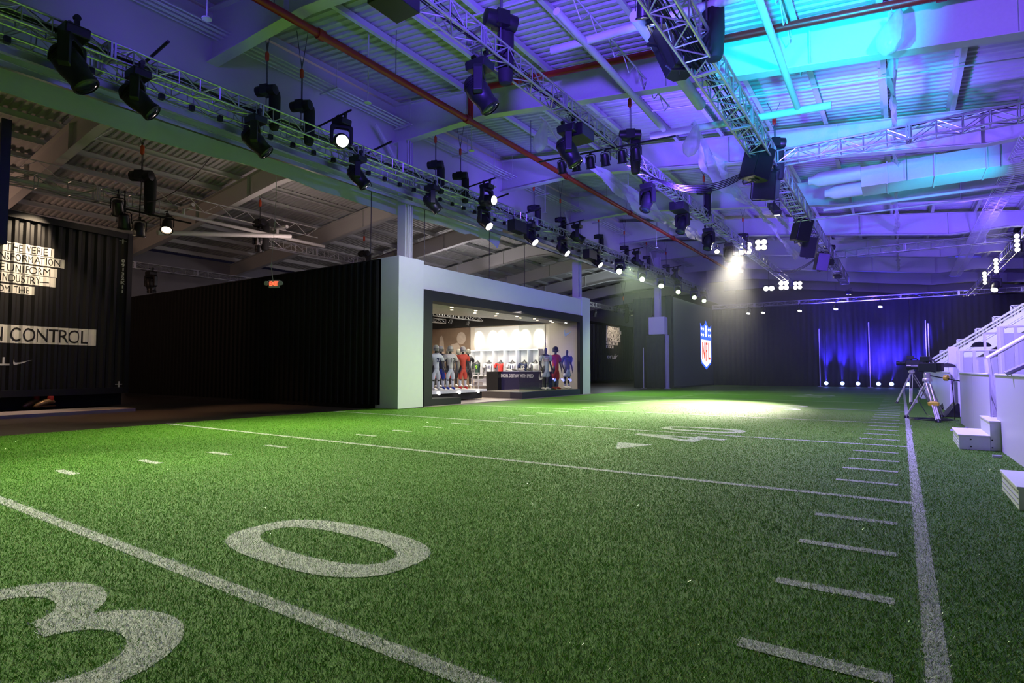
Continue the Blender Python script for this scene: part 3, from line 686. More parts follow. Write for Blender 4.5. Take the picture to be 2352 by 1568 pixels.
for px, py, lab in ((1766, 662, 'small dim lamp left of the lower starburst'), (1800, 655, 'lamp in the middle of the lower starburst'), (1832, 655, 'right lamp of the lower starburst')):
    p = onx(px, py, -6.3); hang(blinder((p.x, p.y, p.z), -170, 74, lab, 1 if px == 1766 else 2, 2, M_burst if px > 1770 else M_led_white, 1.5), -6.31, 6.98)

# wide speaker truss -------------------------------------------
X3 = -2.95
def t3y(px, X=X3, z=6.8): return yat(px, X, z)
speaker((-3.42, yat(1556, -3.42, 7.3), 7.42), (-12, 18, 150), 'large loudspeaker lit bright blue near the top edge of the photo', 1.3)
speaker((-3.05, yat(1740, -3.05, 6.8), 6.72), (10, 10, 50), 'dark loudspeaker at the joint of the wide truss and the cross truss', 1.15)
speaker((-2.98, 17.3, 6.42), (15, -20, 75), 'second loudspeaker hanging just right of the joint speaker', 1.1)
for px, dz, l in ((1848, -.15, 'upper one of the dark stack'), (1862, -.5, 'lower one of the dark stack'), (1892, -.35, 'behind the dark stack')):
    hang(speaker((X3 - .1, t3y(px), 6.75 + dz), (10, 10, 40 + dz * 60), 'dark loudspeaker on the wide truss, ' + l, 1.15), X3 - .23, 6.87)
for px, l, n in ((1778, 'row of white lamps on the wide truss below the speaker joint', 6), (1846, 'row of white lamps beside the dark speaker stack', 6)):
    hang(blinder((X3 - .45, t3y(px, X3 - .45, 6.5), 6.55), 20, 28, 'strip light with a ' + l, n, 1, M_led_white, 1.0), X3 - .23, 6.87)
for px, l in ((1922, 'black stage light under the wide truss past the speaker stack'), (1948, 'far blue lit stage light at the end of the wide truss')):
    hang(blinder((X3, t3y(px), 6.55), 20, 30, l, 2, 2, M_led_white if px == 1948 else M_glass_dark, .9), X3 + .23, 6.87)
for k, (px, py) in enumerate(((1478, 25), (1500, 40), (1520, 50))):
    p = onx(px, py, -3.7); hang(par((p.x, p.y, p.z + .35), 20, 25, 'blue lit par can left of the bright blue speaker, %s of three' % ('left', 'middle', 'right')[k], M_led_white, 1.1), -3.15, 7.3)
hoist((-2.72, yat(1622, -2.72, 8), 8.2), 'big chain hoist with a black bag right of the bright blue speaker', .5, 40, 1.5)
hoist((-2.75, yat(1779, -2.75, 7.6), 7.5), 'chain hoist above the joint of the wide truss and the cross truss', .8, 30, 1.1)
hoist((-2.9, yat(1905, -2.9, 7.6), 7.5), 'chain hoist above the far cross truss joint', .8, 30, 1.0)
p = onx(1722, 378, -4.2); m = MB(); m.box(p, (.42, .2, .16)); tag(m.build('dimmer_box', M_black, bevel=.01), 'small black box left of the speaker cluster where the cables arrive', 'stage box')

# right truss over the stands ----------------------------------
for k, (px, py) in enumerate(((2336, 522), (2288, 610), (2262, 645), (2214, 673))):
    Y = yat(px, 4.25, 6.6); hang(blinder((4.25, Y, 6.62), 172, 66, 'bright blinder light on the right truss, %s from the camera' % ('first', 'second', 'third', 'fourth')[k], 4, 1, M_burst if k else M_led_white, 1.0), 4.38, 6.78)
for k, (px, py) in enumerate(((2286, 585), (2240, 666))):
    head((4.72, yat(px, 4.72, 6.5), 6.72), 160, 45, 'lit moving head on the right truss, %s one' % ('nearer', 'farther')[k], M_burst, 1.1)
hang(blinder((4.75, yat(2230, 4.75, 6.4), 6.45), 172, 66, 'lowest blinder light on the right truss, over the far stands', 4, 1, M_burst, 1.1), 4.72, 6.78)
hoist((4.5, 33.0, 7.25), 'chain hoist at the corner of the right truss and far cross truss', .3, 30, 1.0)
# far low truss lamps
for k, px in enumerate((1719, 1753, 1837, 1920, 2022)):
    X = xat(px, 45.1, 5.7); par((X, 45.18, 5.85), 170, 30, 'small lit lamp over the far drapes, %s from the left' % ('first', 'second', 'third', 'fourth', 'fifth')[k], M_led_white, 1.3)

# truss in front of the container ------------------------------
for k, (px, dz, tilt, lens, l) in enumerate(((272, -.2, 40, M_led_warm, 'lit par can at upper left on the short container truss'), (287, -.65, 25, M_led_warm, 'lowest lit par can below the short container truss'), (322, -.85, 10, M_led_warm, 'par can just above the container corner'), (385, -.5, -35, M_led_warm, 'black spotlight on the arm right of the container truss'))):
    X = -20.6; hang(par((X, yat(px, X, 6.8), 6.95 + dz * .9), 60, tilt, l, lens, 1.5), -20.8, 6.95 if px != 385 else 6.5)
m = MB(); m.bar((-20.7, 8.2, 6.4), (-20.2, 10.1, 6.25), .03, 6); tag(m.build('black_pipe', M_black), 'black arm sticking out of the end of the short container truss', 'pipe')
hoist((-20.8, yat(325, -20.8, 7.6), 7.65), 'chain hoist above the end of the short container truss', .9, 30, 1.4)
hoist((-22.9, yat(597, -22.9, 7.9), 7.55), 'chain hoist above the dim truss behind the exit sign', .9, 0, 1.3)
head((-22.9, yat(597, -22.9, 7.2), 7.3), 60, 20, 'dim moving head hanging below its hoist left of the exit sign cable', None, 1.1)
hoist((-22.9, yat(836, -22.9, 7.2), 7.2), 'chain hoist above the black wall left of the shop column', .8, 0, 1.2)
head((-30.85, yat(345, -31, 6.9), 6.10), 20, 10, 'dim moving head above the container passage on the far small truss', None, 1.2)
for k, (px, py) in enumerate(((1367, 719), (1415, 710), (1450, 718))):
    p = onx(px, py, -20.75); hang(par((p.x, p.y, p.z + .3), 60, 30, 'warm lit lamp above the far lettered container, %s of three' % ('left', 'middle', 'right')[k], M_led_warm, 1.3), -20.8, 6.4)
hoist((-20.8, yat(1432, -20.8, 6.9), 6.9), 'chain hoist above the far lettered container', .8, 0, 1.6)

# ------------------------------------------------------------------ red sprinkler mains
rp = thing('red_pipe', 'long red sprinkler main running lengthways above the middle of the left side', 'pipe', (-10.05, 0, 8.32))
m = MB(); m.bar((0, 0.5, 0), (0, 43, 0), .085, 12); m.build('pipe', M_redpipe, rp, smooth=True)
for y in (7.6, 12.6, 18.5, 24.5, 30.5, 36.5):
    m = MB(); m.bar((0, y - .08, 0), (0, y + .08, 0), .115, 12); m.build('coupling', M_redpipe, rp, smooth=True)
for y in (6.5, 9.8, 16, 22, 28):
    m = MB(); m.bar((0, y, 0), (0, y, zdeck(-10) - 8.32 - .2), .01, 4); m.build('hanger', M_rope, rp)
rp = thing('red_pipe', 'red sprinkler main running across in front of the third girder', 'pipe', (0, 12.75, 0))
def zp(x): return zdeck(x) - .50
m = MB(); m.bar((-10.05, 0, zp(-10.05)), (9, 0, zp(9)), .085, 12); m.build('pipe', M_redpipe, rp, smooth=True)
for x in (-8, -3.2, .8, 5):
    m = MB(); m.bar((x - .08, 0, zp(x - .08)), (x + .08, 0, zp(x + .08)), .115, 12); m.build('coupling', M_redpipe, rp, smooth=True)
m = MB(); m.bar((-10.05, 0, zp(-10.05) + .05), (-10.05, 0, 8.40), .085, 12); m.build('riser', M_redpipe, rp, smooth=True)
# white drop rods with sprinkler heads
for k, (px, py) in enumerate(((475, 42), (845, 235), (1083, 345), (1135, 428), (1252, 488), (1443, 455), (1508, 568), (1720, 600), (2237, 510), (2150, 540))):
    zc = 7.9; p = onz(px, py, zc) if py < 520 else onz(px, py, 7.4); m = MB(); m.bar((p.x, p.y, p.z), (p.x, p.y, zdeck(p.x) - .1), .016, 6); m.lathe([(.09, 0), (.09, .02), (.02, .05)], 12, Matrix.Translation(p - Vector((0, 0, .02))))
    tag(m.build('sprinkler_drop', M_white_steel), 'thin white drop rod with a disc head, %s' % ('at the upper left', 'left of the first red pipe coupling', 'under the red pipe riser', 'right of the red pipe riser', 'above the lit lamps', 'right of the red pipe', 'over the green lamps', 'beside the starburst', 'above the far cross truss', 'left of the cable ladder')[k], 'sprinkler', 'sprinkler drops')

# ------------------------------------------------------------------ radiant tube heaters, duct, ladder, ribbons
def tube(name, label, a, b, r, parent=None, mt=M_white_steel):
    m = MB(); m.bar(a, b, r, 16); o = m.build(name, mt, parent, smooth=True)
    if label: tag(o, label, 'pipe')
    return o
ht = thing('tube_heater', 'white tubular heater frame hanging in the purple light right of the middle truss', 'heater', (0, 0, 0))
m = MB(); m.bar((-5.2, 9.2, 7.95), (-5.2, 15.5, 7.75), .075, 14); m.build('long_tube', M_white_steel, ht, smooth=True)
m = MB(); m.bar((-3.95, 10.0, 7.85), (-3.95, 14.2, 7.75), .13, 18); m.build('long_tube', M_white_steel, ht, smooth=True)
m = MB(); m.bar((-6.0, 10.4, 8.0), (-1.8, 10.4, 7.75), .085, 14); m.build('cross_tube', M_white_steel, ht, smooth=True)
m = MB(); m.bar((-5.6, 15.2, 7.7), (-1.2, 15.2, 7.42), .09, 14); m.build('cross_tube', M_white_steel, ht, smooth=True)
m = MB(); m.bar((-1.9, 8.5, 7.8), (-1.9, 15.4, 7.5), .07, 14); m.build('long_tube', M_white_steel, ht, smooth=True)
for X in (-5.0, -1.75):
    m = MB(); n = 16
    for k in range(n):
        y0 = 8.6 + k * .4; m.bar((X, y0, 8.02 if k % 2 else 8.36), (X, y0 + .4, 8.36 if k % 2 else 8.02), .012, 4)
    m.bar((X, 8.6, 8.36), (X, 15, 8.30), .02, 6); m.build('lattice', M_white_steel, ht)
ht = thing('tube_heater', 'dim white tubular heater hanging in the left hall beyond the container', 'heater', (0, 0, 0))
m = MB(); m.bar((-22.6, 4.2, 7.1), (-22.6, 17.5, 7.05), .07, 12); m.build('long_tube', M_white_steel, ht, smooth=True)
m = MB(); m.bar((-21.5, 9.6, 6.0), (-21.5, 14.9, 6.9), .09, 12); m.build('long_tube', M_white_steel, ht, smooth=True)
for y in (4.2, 11.0, 15):
    m = MB(); m.bar((-22.9, y, 7.4), (-21.9, y, 7.4), .07, 10); m.bar((-22.6, y, 7.1), (-22.6, y, 7.4), .06, 8); m.build('cross_tube', M_white_steel, ht, smooth=True)
m = MB()
for k in range(22):
    y0 = 4.2 + k * .6; m.bar((-23, y0, 7.5 if k % 2 else 7.95), (-23, y0 + .6, 7.95 if k % 2 else 7.5), .012, 4)
m.bar((-23, 4.2, 7.95), (-23, 17.4, 7.95), .02, 5); m.bar((-23, 4.2, 7.5), (-23, 17.4, 7.5), .02, 5); m.build('lattice', M_white_steel, ht)

dc = thing('air_duct', 'large rectangular white air duct running across, lit cyan underneath', 'air duct', (0, 21.2, 0))
m = MB(); m.bb((-.9, -.1, 6.98), (9.5, 1.1, 7.62)); m.build('duct_body', M_white_steel, dc, bevel=.01)
for X in np.arange(-.2, 9.4, 1.2):
    m = MB(); m.bb((X - .02, -.13, 6.95), (X + .02, 1.13, 7.65)); m.build('seam_flange', M_white_steel, dc)
for (y, z, L, r) in ((.0, 7.50, 1.5, .24), (.75, 7.2, 1.1, .24)):
    m = MB(); m.lathe([(r * .55, 0), (r * .6, .12), (r, .3), (r, L)], 18, Matrix.Translation((-.9 - L, y + .1, z)) @ Matrix.Rotation(R(90), 4, 'Y')); m.build('round_outlet', M_white_steel, dc, smooth=True)
for X in (.3, 2.5, 4.7, 7):
    m = MB(); m.bar((X, -.14, 6.95), (X, -.14, zdeck(X) - .1), .01, 4); m.build('hanger', M_rope, dc)
tube('white_pipe', 'bright white pipe running across below the air duct, shining cyan', (-2.2, 23.6, 7.02), (5, 23.6, 7.02), .055)
tube('white_pipe', 'thin white pipe running across just past the bright cyan pipe', (-3.5, 24.6, 6.95), (6, 24.6, 6.95), .03)
cl = thing('cable_ladder', 'white wire cable ladder running lengthways to the far end, above the right truss', 'cable tray', (2.95, 19, 6.98))
m = MB(); m.bar((0, 0, .03), (0, 26, .03), .03, 8); m.build('rail', M_white_steel, cl)
m = MB(); k = 0
while k < 26:
    m.path([(-.30, k, .12), (-.24, k, 0), (.24, k, 0), (.30, k, .12)], .009, 4); k += .22
m.build('rungs', M_white_steel, cl)
for sx in (-.30, .30):
    m = MB(); m.bar((sx, 0, .12), (sx, 26, .12), .012, 5); m.build('side_wire', M_white_steel, cl)

M_plastic = bpy.data.materials.new('translucent_plastic'); M_plastic.use_nodes = True
nt = M_plastic.node_tree; b = nt.nodes['Principled BSDF']; b.inputs['Base Color'].default_value = (.8, .8, .82, 1); b.inputs['Roughness'].default_value = .25
tr = nt.nodes.new('ShaderNodeBsdfTransparent'); mx = nt.nodes.new('ShaderNodeMixShader'); tl = nt.nodes.new('ShaderNodeBsdfTranslucent'); mx2 = nt.nodes.new('ShaderNodeMixShader'); nz = nt.nodes.new('ShaderNodeTexNoise'); nz.inputs['Scale'].default_value = 2.5
mr = nt.nodes.new('ShaderNodeMapRange'); mr.inputs[3].default_value = .25; mr.inputs[4].default_value = .95
nt.links.new(b.outputs[0], mx2.inputs[1]); nt.links.new(tl.outputs[0], mx2.inputs[2]); mx2.inputs[0].default_value = .4
nt.links.new(nz.outputs['Fac'], mr.inputs[0]); nt.links.new(mr.outputs[0], mx.inputs[0]); nt.links.new(tr.outputs[0], mx.inputs[1]); nt.links.new(mx2.outputs[0], mx.inputs[2]); nt.links.new(mx.outputs[0], nt.nodes['Material Output'].inputs[0])
def ribbon(label, X, y0, y1, z, wd, knot=True, seed=0):
    m = MB(); vs = []; n = int((y1 - y0) / .3); W = 6
    for i in range(n + 1):
        y = y0 + (y1 - y0) * i / n; t = i / n
        w_ = wd * (.25 + .75 * min(1, i / 4)) * (.8 + .25 * math.sin(y * .7 + seed)); tw = .7 * math.sin(y * .35 + seed) + .25 * math.sin(y * 1.9)
        zc = z + .12 * math.sin(y * .5 + seed) + (.5 * max(0, 1 - i / 5))
        for j in range(W + 1):
            s = j / W - .5; vs.append((X + s * w_ * math.sin(tw) + .05 * math.sin(j * 2.1 + y * 3), y, zc + s * w_ * math.cos(tw) + .04 * math.sin(j * 1.7 + y * 2.3)))
    m.add(vs, [(i * (W + 1) + j, i * (W + 1) + j + 1, (i + 1) * (W + 1) + j + 1, (i + 1) * (W + 1) + j) for i in range(n) for j in range(W)])
    if knot:
        m.lathe([(.01, .45), (.08, .38), (.18, .1), (.24, -.12), (.16, -.32), (.03, -.4)], 9, Matrix.Translation((X, y0, z)) @ Matrix.Rotation(.3, 4, 'Y'), sy=.7)
    return tag(m.build('plastic_sheet', M_plastic, smooth=True), label, 'plastic sheet', 'hanging plastic sheets')
ribbon('translucent plastic sheet hanging in a long twist between the middle truss and the red pipe', -8.0, yat(1243, -8, 7.6), 38, 7.55, .62, True, 0)
ribbon('translucent plastic sheet hanging in a long twist left of the speaker cluster', -4.4, yat(1590, -4.4, 7.3), 34, 7.2, .55, True, 2)
ribbon('thin plastic sheet hanging lengthways straight above the side line', 0.02, 12.6, 44, 7.45, .30, True, 4)
ribbon('short plastic sheet hanging right of the starburst lamps', -3.7, 20.5, 27, 6.9, .2, False, 1)

# ------------------------------------------------------------------ corrugated walls
def corrugated(m, o, u, L, z0, z1, pitch=.28, depth=.05, n=None):
    """sheet of vertical corrugations from o along u; bulges toward n"""
    o = Vector(o); u = Vector(u).normalized(); n = n or Vector((u.y, -u.x, 0)); pts = []; s = 0
    while s < L:
        for a, d in ((0, 0), (.28, 0), (.5, 1), (.78, 1)):
            t = s + a * pitch
            if t < L: pts.append((t, d * depth))
        s += pitch
    pts.append((L, 0)); vs = []
    for t, d in pts: vs += [o + u * t + n * d + Vector((0, 0, z0)), o + u * t + n * d + Vector((0, 0, z1))]
    m.add(vs, [(2 * i, 2 * i + 2, 2 * i + 3, 2 * i + 1) for i in range(len(pts) - 1)])
    return pts
def corr_depth(t, pitch, depth):
    a = (t / pitch) % 1
    if a < .28: return 0
    if a < .5: return (a - .28) / .22 * depth
    if a < .78: return depth
    return (1 - (a - .78) / .22) * depth
def wrap_mesh(me, o, u, n, pitch, depth, off):
    """flat mesh (x along wall, y up) cut at the corrugation edges and pressed onto them"""
    u = Vector(u).normalized(); o = Vector(o); n = Vector(n)
    bm = bmesh.new(); bm.from_mesh(me); xs = [v.co.x for v in bm.verts]; k = math.floor(min(xs) / pitch)
    while k * pitch < max(xs):
        for a in (0, .28, .5, .78):
            xx = (k + a) * pitch
            if min(xs) < xx < max(xs):
                bmesh.ops.bisect_plane(bm, geom=bm.verts[:] + bm.edges[:] + bm.faces[:], plane_co=(xx, 0, 0), plane_no=(1, 0, 0), dist=1e-5)
        k += 1
    for v in bm.verts:
        x, y, z = v.co; v.co = o + u * x + Vector((0, 0, y)) + n * (corr_depth(x, pitch, depth) + off + max(0, z))
    bm.to_mesh(me); bm.free(); return me
M_letter_band = mat('white_letter_band', (.74, .72, .70), .5, var=.06)
M_letter = mat('black_lettering', (.015, .013, .015), .5)
M_mark = mat('white_marking', (.62, .62, .66), .5, var=.1)

def container(name, label, o, u, L, z0, z1, scale_txt, bands, big=None, extras=True):
    """corrugated face starting at o running along u (length L); normal faces the field"""
    o = Vector(o); u = Vector(u).normalized(); n = Vector((u.y, -u.x, 0))
    t = thing(name, label, 'container', (0, 0, 0))
    m = MB(); corrugated(m, o - n * .10 + u * .12, u, L - .24, z0 + .2, z1 - .2, .28, .06, n); m.build('corrugated_face', M_cont, t)
    q = u.to_track_quat('X', 'Z').to_matrix()
    for a, b in ((z0, z0 + .2), (z1 - .2, z1)):
        m = MB(); m.box(o + u * L / 2 - n * .06 + Vector((0, 0, (a + b) / 2)), (L, .2, b - a), Matrix(((u.x, -n.x, 0), (u.y, -n.y, 0), (0, 0, 1)))); m.build('frame_beam', M_cont, t)
    for s in (.08, L - .08):
        m = MB(); m.box(o + u * s - n * .06 + Vector((0, 0, (z0 + z1) / 2)), (.16, .22, z1 - z0), Matrix(((u.x, -n.x, 0), (u.y, -n.y, 0), (0, 0, 1)))); m.build('frame_post', M_cont, t)
    m = MB(); m.prism([(0, 0), (L, 0), (L, 2.4), (0, 2.4)], o - n * .17 + Vector((0, 0, z0)), u, -n, (0, 0, z1 - z0)); m.build('body', M_cont, t)
    return t, o - n * .10 + u * .12, u, n
cy1 = 9.02; cdir = Vector((-.137, .99, 0)).normalized()
cend = Vector((-22.0, cy1, 0)); CL = 6.1; co = cend - cdir * CL
ct, fo, fu, fn = container('shipping_container', 'tall black corrugated container with white banded lettering at the left edge of the photo', co, cdir, CL, .40, 5.88, 1, None)
def face_s(px, py=848): # distance along the face of the picture point
    r = ray(px, py); A = np.array([[r.x, -fu.x], [r.y, -fu.y]]); t, s = np.linalg.solve(A, np.array([fo.x, fo.y])); return s, t
def face_z(px, py):
    s, t = face_s(px, py); return H + ray(px, py).z * t
def band(px0, px1, py0, py1, refpx, txt, ta, parent, tb, lab=None):
    pm = (py0 + py1) / 2; s0 = face_s(px0, pm)[0]; s1 = face_s(px1, pm)[0]; z1 = face_z(refpx, py0); z0 = face_z(refpx, py1)
    me = bpy.data.meshes.new('lettering_band'); me.from_pydata([(s0, z0, 0), (s1, z0, 0), (s1, z1, 0), (s0, z1, 0)], [], [(0, 1, 2, 3)])
    wrap_mesh(me, fo, fu, fn, .28, .06, .004); me.materials.append(M_letter_band)
    b_ = bpy.data.objects.new('lettering_band', me); C.objects.link(b_); b_.parent = parent
    tm = text_mesh(txt, (z1 - z0) * 1.12, 0, 0.0, 'LEFT'); ts0 = face_s(ta, pm)[0]; ts1 = face_s(tb, pm)[0]; wx = [v.co.x for v in tm.vertices]
    tm.transform(Matrix.Translation((ts0, z0 + (z1 - z0) * .11, 0)) @ Matrix.Diagonal(((ts1 - ts0) / (max(wx) - min(wx)), 1, 1, 1)))
    wrap_mesh(tm, fo, fu, fn, .28, .06, .009); tm.materials.clear(); tm.materials.append(M_letter)
    l_ = bpy.data.objects.new('lettering', tm); C.objects.link(l_); l_.parent = b_
# left end of every band runs out of the frame
for (x1, ya_, yb2, txt, ta, tb) in ((124, 572, 592, 'THE VERIE I', 12, 117), (148, 597, 617, 'TRANSFORMATION.', -48, 140), (129, 618, 638, 'THE UNIFORM', -38, 112), (126, 639, 660, 'INDUSTRY\u2014', -4, 108), (77, 659, 678, 'FROM THE', -34, 64)):
    band(-50, x1, ya_, yb2, x1, txt, ta, ct, tb)
band(-60, 218, 757, 794, 218, 'IN CONTROL', -38, ct, 197)
# marks: plus signs, vertical code, swoosh, LL
def wrapped(name, me, m_, lab=None, parent=ct, off=.008):
    wrap_mesh(me, fo, fu, fn, .28, .06, off); me.materials.clear(); me.materials.append(m_); o_ = bpy.data.objects.new(name, me); C.objects.link(o_); o_.parent = parent
    return o_
for px, py in ((281, 553), (271, 882)):
    s = face_s(px, py)[0]; z = face_z(px, py); me = bpy.data.meshes.new('plus_mark')
    me.from_pydata([(s - .1, z - .012, 0), (s + .1, z - .012, 0), (s + .1, z + .012, 0), (s - .1, z + .012, 0), (s - .012, z - .1, 0), (s + .012, z - .1, 0), (s + .012, z + .1, 0), (s - .012, z + .1, 0)], [], [(0, 1, 2, 3), (4, 5, 6, 7)])
    wrapped('plus_mark', me, M_mark)
zt_ = face_z(280, 594); zb_ = face_z(280, 674); s = face_s(280, 634)[0]
for k, ch in enumerate('09132K11'):
    tm = text_mesh(ch, (zt_ - zb_) / 8 * .98, 0, .008, 'CENTER'); tm.transform(Matrix.Translation((s, zt_ - (k + .85) * (zt_ - zb_) / 8, 0))); wrapped('code_character', tm, M_mark)
s0 = face_s(28, 832)[0]; s1 = face_s(72, 832)[0]; z0 = face_z(45, 838); z1 = face_z(45, 824); me = bpy.data.meshes.new('emblem')
me.from_pydata([(s0 + a / 2.5 * (s1 - s0), z0 + b * (z1 - z0), 0) for a, b in SWOOSH], [], [tuple(range(len(SWOOSH)))])
bm_ = bmesh.new(); bm_.from_mesh(me); bmesh.ops.triangulate(bm_, faces=bm_.faces); bm_.to_mesh(me); bm_.free(); wrapped('emblem', me, M_mark)
tm = text_mesh('FOOTBALL', .32, 0, .012, 'RIGHT'); tm.transform(Matrix.Translation((face_s(18)[0], face_z(10, 838), 0))); wrapped('lettering', tm, M_mark)
m = MB(); m.prism([(0, 0), (CL, 0), (CL, 1.8), (0, 1.8)], co - fn * .35, fu, -fn, (0, 0, .38)); tag(m.build('container_plinth', M_blackm), 'low dark plinth under the tall black container', 'plinth')
# container key light
lamp('SPOT', (-20.6, 6.9, 6.35), (-21.7, 5.6, 4.3), WARM, 850, .05, 60, .7)
lamp('SPOT', (-19.6, 6.6, 6.3), (-21.7, 6.4, 2.2), WARM, 420, .05, 66, .9)
lamp('SPOT', (-18.8, 7.5, 6.2), (-17.5, 7.5, 0), (1, .52, .26), 900, .05, 46, 1)
lamp('SPOT', (-20.5, 10.5, 6.2), (-18.0, 11.0, 0), (1, .52, .26), 500, .05, 40, 1)
lamp('SPOT', (-19.5, 3.0, 6.2), (-16.3, 4.6, 0), (1, .5, .25), 500, .05, 36, 1)
lamp('SPOT', (-19.0, 4.5, 6.0), (-19.4, 4.6, 0), (1, .68, .5), 900, .05, 50, .9)  # added spot brightening the pale platform
# platform and pair of shoes in front of the container
m = MB(); a = onz(0, 959); b_ = onz(311, 941); c = Vector((-20.4, 8.0, 0)); d = Vector((-20.4, 3.8, 0))
pl = [(a.x, a.y - .6), (a.x, a.y), (b_.x, b_.y), (c.x, c.y), (d.x, d.y - .6)]
m.prism([(p[0], p[1]) for p in pl], (0, 0, -.04), (1, 0, 0), (0, 1, 0), (0, 0, .09)); tag(m.build('display_platform', mat('pale_grey_platform', (.42, .38, .38), .4)), 'low pale grey platform on the dark floor in front of the container', 'platform')
M_gold = mat('gold_red_shoe', (.42, .24, .12), .3, .4, var=.5, scale=12); M_stud = mat('shoe_sole', (.12, .05, .02), .4)
for k, (px, l) in enumerate(((73, 'left'), (103, 'right'))):
    p = onz(px, 936, .05); t = thing('cleat', 'shiny gold and red football cleat on the pale platform, %s one of the pair' % l, 'shoe', p, R(-62 - 14 * k), group='display cleats'); t.scale = (1.5,) * 3
    m = MB(); m.path([(-.16, 0, .09), (-.13, 0, .12), (-.04, 0, .12), (.05, 0, .09), (.14, 0, .055), (.19, 0, .035)], [.035, .055, .058, .055, .045, .02], 10); m.build('upper', M_gold, t, smooth=True)
    m = MB(); m.lathe([(.05, 0), (.055, .08), (.045, .1)], 10, Matrix.Translation((-.10, 0, .13))); m.build('collar', mat('red_trim', (.5, .04, .03), .4), t, smooth=True)
    m = MB(); m.prism([(-.19, -.03), (-.1, -.045), (.05, -.04), (.16, -.045), (.22, 0), (.16, .045), (.05, .04), (-.1, .045), (-.19, .03)], (0, 0, .022), (1, 0, 0), (0, 1, 0), (0, 0, .02))
    for x, y in ((-.15, .025), (-.15, -.025), (.0, .03), (.0, -.03), (.12, .03), (.12, -.03)): m.bar((x, y, 0), (x, y, .024), .008, 5)
    m.build('studded_sole', M_stud, t)
# dark screen at the left edge
p = onx(10, 400, -14.8)
zs_ = onx(8, 560, -14.8).z
t = thing('hanging_screen', 'narrow dark mesh screen hanging at the left edge of the photo', 'screen', (-14.8, yat(20, -14.8, 5.5), 0))
m = MB(); m.bb((-1.6, -.10, zs_ + 0), (-.04, .0, 6.2)); m.build('panel', mat('dark_led_mesh', (.02, .02, .025), .35, var=.5, scale=60), t); m = MB(); m.bb((-.04, -.13, zs_), (0, .03, 6.25)); m.build('edge_frame', M_black, t)

# black side wall of the shop
SX = -12.72
sw = thing('corrugated_wall', 'long black corrugated wall between the container and the white pillar', 'wall panel', (0, 12.62, 0))
m = MB(); corrugated(m, (-31, 0, 0), (1, 0, 0), 17.5, .1, 4.66, .30, .05); m.build('corrugated_sheet', M_blackw, sw)
m = MB(); m.bb((-31, .01, -.04), (-13.5, .12, .22)); m.bb((-31, .0, 4.6), (-13.5, .1, 4.70)); m.build('edge_rail', M_blackm, sw)

# ------------------------------------------------------------------ shop front
sf = thing('storefront', 'white rendered shop front with a dark framed opening and two square pillars', 'shop front', (0, 0, 0))
YA, YB = 13.72, 25.0   # opening frame from / to along Y
m = MB(); m.bb((-13.72, 12.62, 0), (-12.72, 13.74, 4.72)); m.build('pillar', M_pillar, sf, bevel=.01)
m = MB(); m.bb((-13.72, 24.9, 0), (-12.72, 25.75, 4.72)); m.build('pillar', M_pillar, sf, bevel=.01)
z_fr = onx(976, 664, SX).z; z_in = onx(992, 690, SX).z
m = MB(); m.bb((-13.5, 13.74, z_fr), (-12.78, 24.9, 4.62)); m.build('fascia', M_pillar, sf, bevel=.01)
yl = yat(992, SX, 2); yr = yat(1331, SX, 2)
fr = MB(); fr.bb((-13.3, 13.75, 0), (-12.70, yl, z_fr)); fr.build('frame_jamb', M_frame, sf)
fr = MB(); fr.bb((-12.84, yr, 0), (-12.70, 24.89, z_fr)); fr.build('frame_jamb', M_frame, sf)
fr = MB(); fr.bb((-13.3, yl, z_in), (-12.70, yr, z_fr)); fr.build('frame_head', M_frame, sf)
ys = yat(1199, SX, .3); zs = onx(1330, 893, SX).z
fr = MB(); fr.bb((-13.3, ys, 0), (-12.70, yr, zs)); fr.build('frame_sill', mat('dark_blue_plinth', (.035, .03, .05), .35, var=.3, scale=30), sf)
# glass on the right part of the opening
M_glass = bpy.data.materials.new('window_glass'); M_glass.use_nodes = True; nt = M_glass.node_tree
gl_ = nt.nodes.new('ShaderNodeBsdfGlossy'); gl_.inputs['Roughness'].default_value = .02; trn = nt.nodes.new('ShaderNodeBsdfTransparent'); trn.inputs[0].default_value = (.93, .95, .93, 1); mxs = nt.nodes.new('ShaderNodeMixShader'); fz = nt.nodes.new('ShaderNodeValue'); fz.outputs[0].default_value = .09
nt.links.new(fz.outputs[0], mxs.inputs[0]); nt.links.new(trn.outputs[0], mxs.inputs[1]); nt.links.new(gl_.outputs[0], mxs.inputs[2]); nt.links.new(mxs.outputs[0], nt.nodes['Material Output'].inputs[0])
for k, (a, b) in enumerate(((ys, yat(1246, SX, 2)), (yat(1246, SX, 2) + .01, yr))):
    m = MB(); m.bb((-12.86, a, zs), (-12.845, b, z_in)); struct(m.build('window_%d' % (k + 1), M_glass))
p0 = onx(1296, 772, -12.84); p1 = onx(1314, 757, -12.84)
m = MB(); sc_ = (onx(1314, 757, -12.84).y - p0.y) / 2.5
m.prism([(a * sc_, b * (p1.z - p0.z)) for a, b in SWOOSH], (-12.84, p0.y, p0.z), (0, 1, 0), (0, 0, 1), (.004, 0, 0)); tag(m.build('window_emblem', mat('pale_vinyl', (.8, .85, .9), .4)), 'pale swoosh shaped emblem stuck on the shop window glass', 'emblem')
